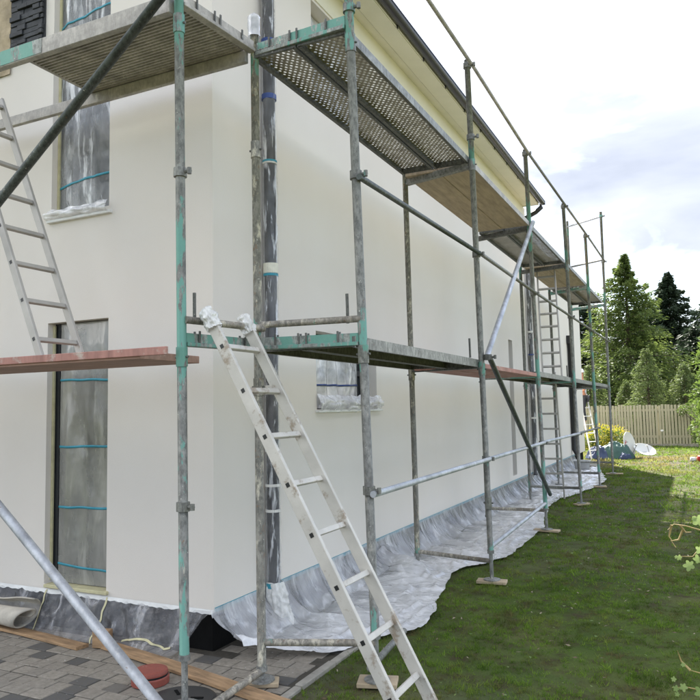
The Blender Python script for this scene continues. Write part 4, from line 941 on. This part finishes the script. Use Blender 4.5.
# foreground vine: arching canes reaching into view from the right
vine = thing('vine_plant', (3.75, -.3, 0), 'vine shoots with pale leaves reaching in from the right picture edge over the lawn', 'vine')
canes = [[(3.75, -.3, 0), (3.62, -.3, .7), (3.45, -.3, 1.09), (3.303, -.3, 1.141), (3.24, -.3, 1.158), (3.182, -.3, 1.165), (3.15, -.3, 1.133)],
         [(3.21, -.3, 1.161), (3.235, -.3, 1.125), (3.262, -.3, 1.128)], [(3.225, -.3, 1.14), (3.20, -.3, 1.085), (3.165, -.3, 1.078), (3.185, -.3, 1.045)], [(3.17, -.3, 1.16), (3.155, -.3, 1.10), (3.168, -.3, 1.077)],
         [(3.75, -.28, 0), (3.6, -.28, .75), (3.40, -.28, 1.07), (3.30, -.28, 1.05), (3.262, -.28, 1.00), (3.20, -.28, .997)],
         [(3.75, -.32, 0), (3.5, -.32, .30), (3.26, -.32, .345), (3.20, -.32, .349), (3.13, -.32, .338)], [(3.75, -.3, 0), (3.45, -.3, .40), (3.264, -.3, .422), (3.215, -.3, .43)], [(3.22, -.3, .43), (3.18, -.3, .47), (3.165, -.3, .52)]]
for c in canes:
    k = len(c); MB().tube(c, [.0065 - .005 * i / (k - 1) for i in range(k)], 7).build('cane', 'twig', vine, smooth=True)
def vleaf(c, s, n, up):
    """lobed vine leaf, slightly cupped"""
    c = Vector(c); n = Vector(n).normalized(); u = Vector(up); u = (u - n * u.dot(n)).normalized(); v = n.cross(u); pts = []
    for k in range(20):
        a = 2 * math.pi * k / 20; r = s * (.78 + .22 * math.cos(5 * a)) * (1 - .25 * (1 + math.cos(a + math.pi)) * .5) * (1 + .08 * (k % 2))
        pts.append(c + u * (r * math.cos(a)) + v * (r * math.sin(a)) + n * (.25 * r * r / s))
    b = MB(); b.add([c] + pts, [(0, 1 + k, 1 + (k + 1) % 20) for k in range(20)]); o = b.build('leaf', 'palleaf', vine, smooth=True)
    a = o.data.attributes.new('tint', 'FLOAT', 'POINT'); a.data.foreach_set('value', [U(.3, 1)] * 21)
for c, s in (((3.20, -.31, .995), .022), ((3.185, -.32, 1.0), .015), ((3.245, -.33, .965), .042), ((3.285, -.31, .99), .035), ((3.30, -.33, 1.045), .035), ((3.30, -.3, 1.19), .045), ((3.33, -.33, 1.12), .05), ((3.28, -.34, 1.20), .022),
             ((3.185, -.33, .352), .030), ((3.15, -.34, .340), .024), ((3.142, -.34, .385), .020), ((3.155, -.33, .31), .018), ((3.265, -.35, .34), .042), ((3.29, -.33, .30), .05), ((3.19, -.33, .46), .018)):
    vleaf(c, s * .85, (U(-.4, .4), -1, U(.1, .9)), (U(-1, 1), 0, U(-1, 1)))
for k in range(9):                                  # the rest of the plant, standing to the right
    e = V3((U(3.5, 4.2), U(-.65, .2), U(.5, 1.3))); b0 = V3((3.75 + U(-.06, .06), -.3 + U(-.06, .06), 0)); c1 = b0.lerp(e, .5) + V3((0, 0, .25))
    pts = [b0, b0.lerp(c1, .6), c1.lerp(e, .3) + V3((0, 0, .06)), e]; MB().tube(pts, [.007, .006, .004, .002], 7).build('cane', 'twig', vine, smooth=True)
    for t_ in (.35, .5, .62, .74, .84, .93, 1.0):
        f_ = t_ * 3; i_ = min(2, int(f_)); q_ = pts[i_].lerp(pts[i_ + 1], f_ - i_) + V3((U(-.03, .03), U(-.03, .03), U(-.02, .03)))
        if q_.x > 3.42: vleaf(q_, U(.025, .05), (U(-1, .5), -1, U(0, 1)), (U(-1, 1), 0, U(-1, 1)))

# ------------------------------------------------------------------ painter on a stepladder behind the far corner
st = thing('stepladder', (-.05, 20.45, 0), 'white stepladder standing at the far house corner', 'ladder')
sv = V3((.55, .835, 0)) * .21; fw_ = V3((.835, -.55, 0)); sc0 = V3((-.12, 20.5, 0))
for sg in (-1, 1):
    MB().obox(sc0 + fw_ * .44 + sv * sg, sc0 + sv * sg * .8 + V3((0, 0, 2.15)), sv, .022, .05).build('rail', 'white', st); MB().obox(sc0 - fw_ * .6 + sv * sg, sc0 - fw_ * .04 + sv * sg * .8 + V3((0, 0, 2.15)), sv, .02, .04).build('back_leg', 'white', st)
for k in range(7):
    f_ = .28 * (k + 1) / 2.15; c_ = sc0 + fw_ * .44 * (1 - f_) + V3((0, 0, .28 * (k + 1))); MB().obox(c_ - sv * (1 - .2 * f_), c_ + sv * (1 - .2 * f_), fw_, .08, .024).build('step', 'white', st)
pe = thing('person', (-.05, 20.45, 1.145), 'painter in white shirt and dark trousers on the stepladder at the far corner', 'person')
def skin(name, J, E, m, parent):
    me = bpy.data.meshes.new(name); o0 = wloc(parent); me.from_pydata([tuple(Vector(j[0]) - o0) for j in J], E, []); me.update(); o = link(name, me, m, parent, True)
    mo = o.modifiers.new('skin', 'SKIN'); mo.use_smooth_shade = True
    for i, j in enumerate(J): r = j[1]; me.skin_vertices[0].data[i].radius = r if isinstance(r, tuple) else (r, r); me.skin_vertices[0].data[i].use_root = (i == 0)
    s = o.modifiers.new('sub', 'SUBSURF'); s.levels = 2; s.render_levels = 2; return o
bx, by, bz = -.09, 20.45, 1.145
J = [((bx, by, bz + .93), (.15, .11)), ((bx - .02, by, bz + 1.12), (.14, .11)), ((bx - .03, by, bz + 1.36), (.17, .11)), ((bx - .03, by, bz + 1.48), (.065, .06)), ((bx - .04, by, bz + 1.58), (.075, .085)), ((bx - .04, by, bz + 1.70), (.085, .1)), ((bx - .04, by, bz + 1.80), (.05, .06)),
     ((bx - .02, by - .19, bz + 1.40), .062), ((bx + .10, by - .27, bz + 1.15), .048), ((bx - .13, by - .25, bz + 1.02), .038), ((bx - .24, by - .22, bz + 1.08), (.042, .02)),
     ((bx - .02, by + .19, bz + 1.40), .062), ((bx - .15, by + .28, bz + 1.22), .048), ((bx - .30, by + .22, bz + 1.35), .038), ((bx - .40, by + .2, bz + 1.42), (.042, .02)),
     ((bx, by - .1, bz + .86), .095), ((bx - .04, by - .1, bz + .46), .068), ((bx + .02, by - .1, bz + .08), .045), ((bx - .14, by - .1, bz + .045), .042),
     ((bx, by + .1, bz + .86), .095), ((bx - .05, by + .1, bz + .46), .068), ((bx + .02, by + .1, bz + .08), .045), ((bx - .14, by + .1, bz + .045), .042)]
E_ = [(0, 1), (1, 2), (2, 3), (3, 4), (4, 5), (5, 6), (2, 7), (7, 8), (8, 9), (9, 10), (2, 11), (11, 12), (12, 13), (13, 14), (0, 15), (15, 16), (16, 17), (17, 18), (0, 19), (19, 20), (20, 21), (21, 22)]
skin('body', J, E_, 'skin', pe)
g = lambda k, q: (J[k][0], (J[k][1][0] + q, J[k][1][1] + q) if isinstance(J[k][1], tuple) else J[k][1] + q)
def lp(a, b, t, r): return (tuple(Vector(J[a][0]).lerp(Vector(J[b][0]), t)), r)
skin('shirt', [g(0, .022), g(1, .022), g(2, .02), (tuple(Vector(J[2][0]) + V3((0, 0, .06))), (.1, .09)), g(7, .02), lp(7, 8, .55, .066), g(11, .02), lp(11, 12, .55, .066)], [(0, 1), (1, 2), (2, 3), (2, 4), (4, 5), (2, 6), (6, 7)], 'shirt', pe)
skin('trousers', [g(0, .026), g(15, .016), g(16, .02), g(17, .022), g(19, .016), g(20, .02), g(21, .022)], [(0, 1), (1, 2), (2, 3), (0, 4), (4, 5), (5, 6)], 'trouser', pe)
hc = Vector(J[5][0]); MB().lathe([(0, .115), (.06, .10), (.095, .05), (.105, 0), (.108, -.02)], hc + V3((0, 0, .035)), 20).build('cap', 'shirt', pe, smooth=True)
for sg in (-1, 1): MB().lathe([(0, .012), (.010, .006), (.012, 0)], hc + V3((-.088, sg * .034, .0)), 10, (-1, 0, 0)).build('eye', 'black', pe)
MB().add([hc + V3((-.085, 0, .02)), hc + V3((-.122, 0, -.035)), hc + V3((-.088, .018, -.04)), hc + V3((-.088, -.018, -.04))], [(0, 1, 2), (0, 3, 1), (1, 3, 2)]).build('nose', 'skin', pe)
MB().obox(hc + V3((-.092, -.026, -.07)), hc + V3((-.092, .026, -.07)), (0, 0, 1), .010, .008).build('mouth', 'dishred', pe)
